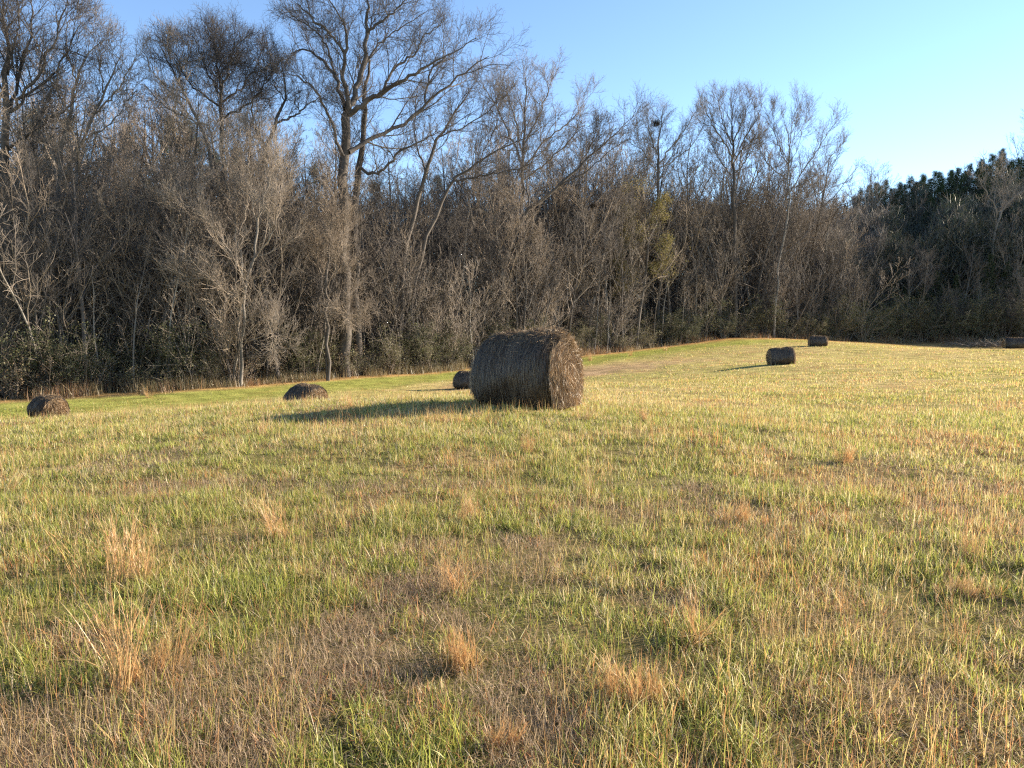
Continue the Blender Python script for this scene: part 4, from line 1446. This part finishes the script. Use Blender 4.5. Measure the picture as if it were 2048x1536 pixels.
for i in range(36):
    # unseen pines added past the right edge to shade the visible hill slope
    X_, Y_ = 158 + 52 * ((i * .618034 + .1) % 1), 140 + 52 * (i + .5) / 36
    if Y_ < 160:
        continue
    if X_ < .73 * Y_ + 12:
        X_ = .73 * Y_ + 12 + 8 * random.random()
    plant('pine_tree', PINE[i % 3], X_, Y_, random.uniform(1.1, 1.5), 'added unseen pine past the right edge, shading the hill', 'pine tree', 'pines added past the right edge to shade the hill', M_bark_dark, M_needle)
for px, top, Y in [(1590, 372, 140), (1640, 355, 142), (1690, 352, 146), (1712, 345, 150), (2020, 262, 170), (2040, 240, 172)]:
    x = (px - CX) / F * Y
    k = random.choice([0, 2])
    plant('bare_tree', TALL[k], x, Y, scale_for(px, Y, top, TH[k] * .97), 'thin bare tree standing against the sky ' + ('above the hill crest at the right' if px > 1800 else 'in the gap before the dark hill'), 'tree',
          'bare trees on the hill crest' if px > 1800 else 'thin trees in the skyline gap', M_bark_grey, M_twig)


# leaf nests in the branches
def nest(px, py, Y, rad, label):
    r = np.random.default_rng(int(px))
    G = Geo()
    N = 300
    V, q, c = leaf_cloud(r, np.zeros(3), np.array([rad * .8, rad * .8, rad * .55]), N, rad * .28, [lin(.08, .06, .045), lin(.11, .085, .06), lin(.06, .046, .036)])
    G.add(V, q, None, c)
    V = V + np.repeat(r.normal(0, rad * .33, (N, 3)) * np.array([1, 1, .7]), 4, axis=0)
    G.v[-1] = V
    p = nrm(r.normal(0, 1, (160, 3))) * rad * .6
    d = nrm(p + r.normal(0, rad * .5, p.shape))
    G.strips(np.stack([p, p + d * rad * .7], 1), nrm(np.cross(d, r.normal(0, 1, d.shape))), np.full(160, .02), np.tile(lin(.06, .045, .035), (160, 1)))
    o = obj('leaf_nest', G.mesh('leaf_nest', False), M_leaf)
    o.location = tuple(pt(px, py, Y))
    tag(o, label, 'nest')


nest(1313, 247, 96, .5, 'dark leaf nest in the thin top of a bare tree against the sky')
nest(1187, 412, 84, .38, 'small dark leaf nest low in the crowns right of the large bale')


# ------------------------------------------------------------------ undergrowth, distant wood
def build_undergrowth():
    G = Geo()
    N = 80000
    px = rng.uniform(-160, 2250, N)
    kx = (px - CX) / F
    Y = np.interp(px, np.linspace(-200, 2300, 80), [tl_at(p) for p in np.linspace(-200, 2300, 80)])
    off = np.where(rng.random(N) < .5, rng.normal(.3, .8, N), rng.uniform(0, 9, N))
    y = Y + off
    x = kx * y
    keep = rng.random(N) < np.clip(fbm(x, y, 2.5, 71, 2) * 3.4 - 1.15, .03, 1)
    x, y, off, px = x[keep], y[keep], off[keep], px[keep]
    N = len(x)
    pal = np.array([lin(.31, .165, .085), lin(.40, .21, .095), lin(.23, .155, .095), lin(.44, .31, .16), lin(.19, .165, .075)])
    c = pal[rng.integers(0, 5, N)] * rng.uniform(.6, 1.2, (N, 1))
    olive = (fbm(x, y, 4.0, 141, 2) > .5)[:, None]
    c = np.where(olive, c * .45 + lin(.10, .095, .05), c)
    h = rng.uniform(.35, 1.4, N) * np.where(off < .6, .75, 1.1) * (.5 + fbm(x, y, 3, 81, 2))
    blades(G, x, y, 3, h, rng.uniform(.009, .02, N), np.abs(rng.normal(.15, .25, N)), rng.normal(.3, .4, N), c)
    tag(obj('undergrowth', G.mesh('undergrowth', False), M_dry), 'rusty brown weeds and dead stalks along the foot of the wood', 'undergrowth', kind='stuff')


build_undergrowth()


def build_woodland():
    G = Geo()
    gridp = np.linspace(-300, 2300, 90)
    edge = np.array([tl_at(p) for p in gridp])
    for (N, a, b, o0, o1, hs) in [(150000, -260, 1150, 16, 50, 1.0), (150000, 1050, 1760, 12, 55, 1.0), (110000, 1640, 2250, 10, 52, .62)]:
        px = rng.uniform(a, b, N)
        Y = np.interp(px, gridp, edge) + rng.uniform(o0, o1, N)
        x = (px - CX) / F * Y
        z = ground(x, Y)
        topz = np.interp(px, [-260, 0, 500, 700, 1200, 1500, 1640, 1720, 1800], [17, 17, 18, 21, 22, 22, 18, 17, 18]) * (.6 + .5 * fbm(x, Y, 6, 91, 2)) * hs
        if a > 1600:
            hc = np.interp(px, HCX, HCY) + 40 + (1 - (Y - np.interp(px, gridp, edge)) / 52) * 110 + (fbm(px * .02, Y * .1, .9, 95, 2) - .5) * 120
            topz = np.maximum(CAM_H + (HOR - hc) / F * Y - z, 3) * (.8 + .3 * fbm(x, Y, 6, 91, 2))
        f = rng.random(N) ** .75
        p = np.stack([x, Y, z + f * topz], 1)
        d = nrm(rng.normal(0, .6, (N, 3)) + np.array([0, 0, .9]))
        ln = rng.uniform(.8, 2.6, (N, 1))
        S = np.stack([p, p + d * ln * .5 + rng.normal(0, .12, (N, 3)), p + d * ln], 1)
        c = np.array([lin(.055, .065, .04), lin(.045, .055, .035), lin(.10, .09, .075)] if a > 1600 else [lin(.19, .165, .145), lin(.14, .122, .108), lin(.23, .20, .165)])[rng.integers(0, 3, N)] * rng.uniform(.7, 1.2, (N, 1))
        G.strips(S, nrm(np.cross(d, rng.normal(0, 1, d.shape))), rng.uniform(.016, .045, N) * np.maximum(1, Y / 90), c)
    tag(obj('woodland', G.mesh('woodland', False), M_dry), 'deep mass of grey twigs far inside the wood behind the first trees', 'woodland', kind='stuff')


build_woodland()


# ------------------------------------------------------------------ felled branch heap on the far field edge
def branch_heap():
    r = np.random.default_rng(900)
    px, Y = 1975, 112
    x = (px - CX) / F * Y
    o = empty('brush_pile', (x, Y, gz(x, Y)))
    tag(o, 'low pile of cut branches on far field edge, one pale limb sticking up', 'brush pile')
    G = Geo()
    M = 260
    p = np.stack([r.normal(0, 2.6, M), r.normal(0, .8, M), r.uniform(-.05, .35, M)], 1)
    az = r.uniform(0, 6.28, M)
    d = nrm(np.stack([np.cos(az), np.sin(az) * .5, r.uniform(0, .5, M)], 1))
    P = grow(p, d, r.uniform(.8, 2.4, M), 5, .15, -.02, r)
    G.tubes(P, r.uniform(.02, .05, (M, 1)) * np.linspace(1, .4, 5)[None], 4)
    obj('branches', G.mesh('branches'), M_twig_tan, o)
    G = Geo()
    P, R = poly([(3.2, -.6, -.2), (3.6, -.6, .5), (4.2, -.6, 1.35)], [.12, .11, .08], 8)
    G.tubes(P, R, 8)
    obj('broken_limb', G.mesh('broken_limb'), M_bark_pale, o)


branch_heap()
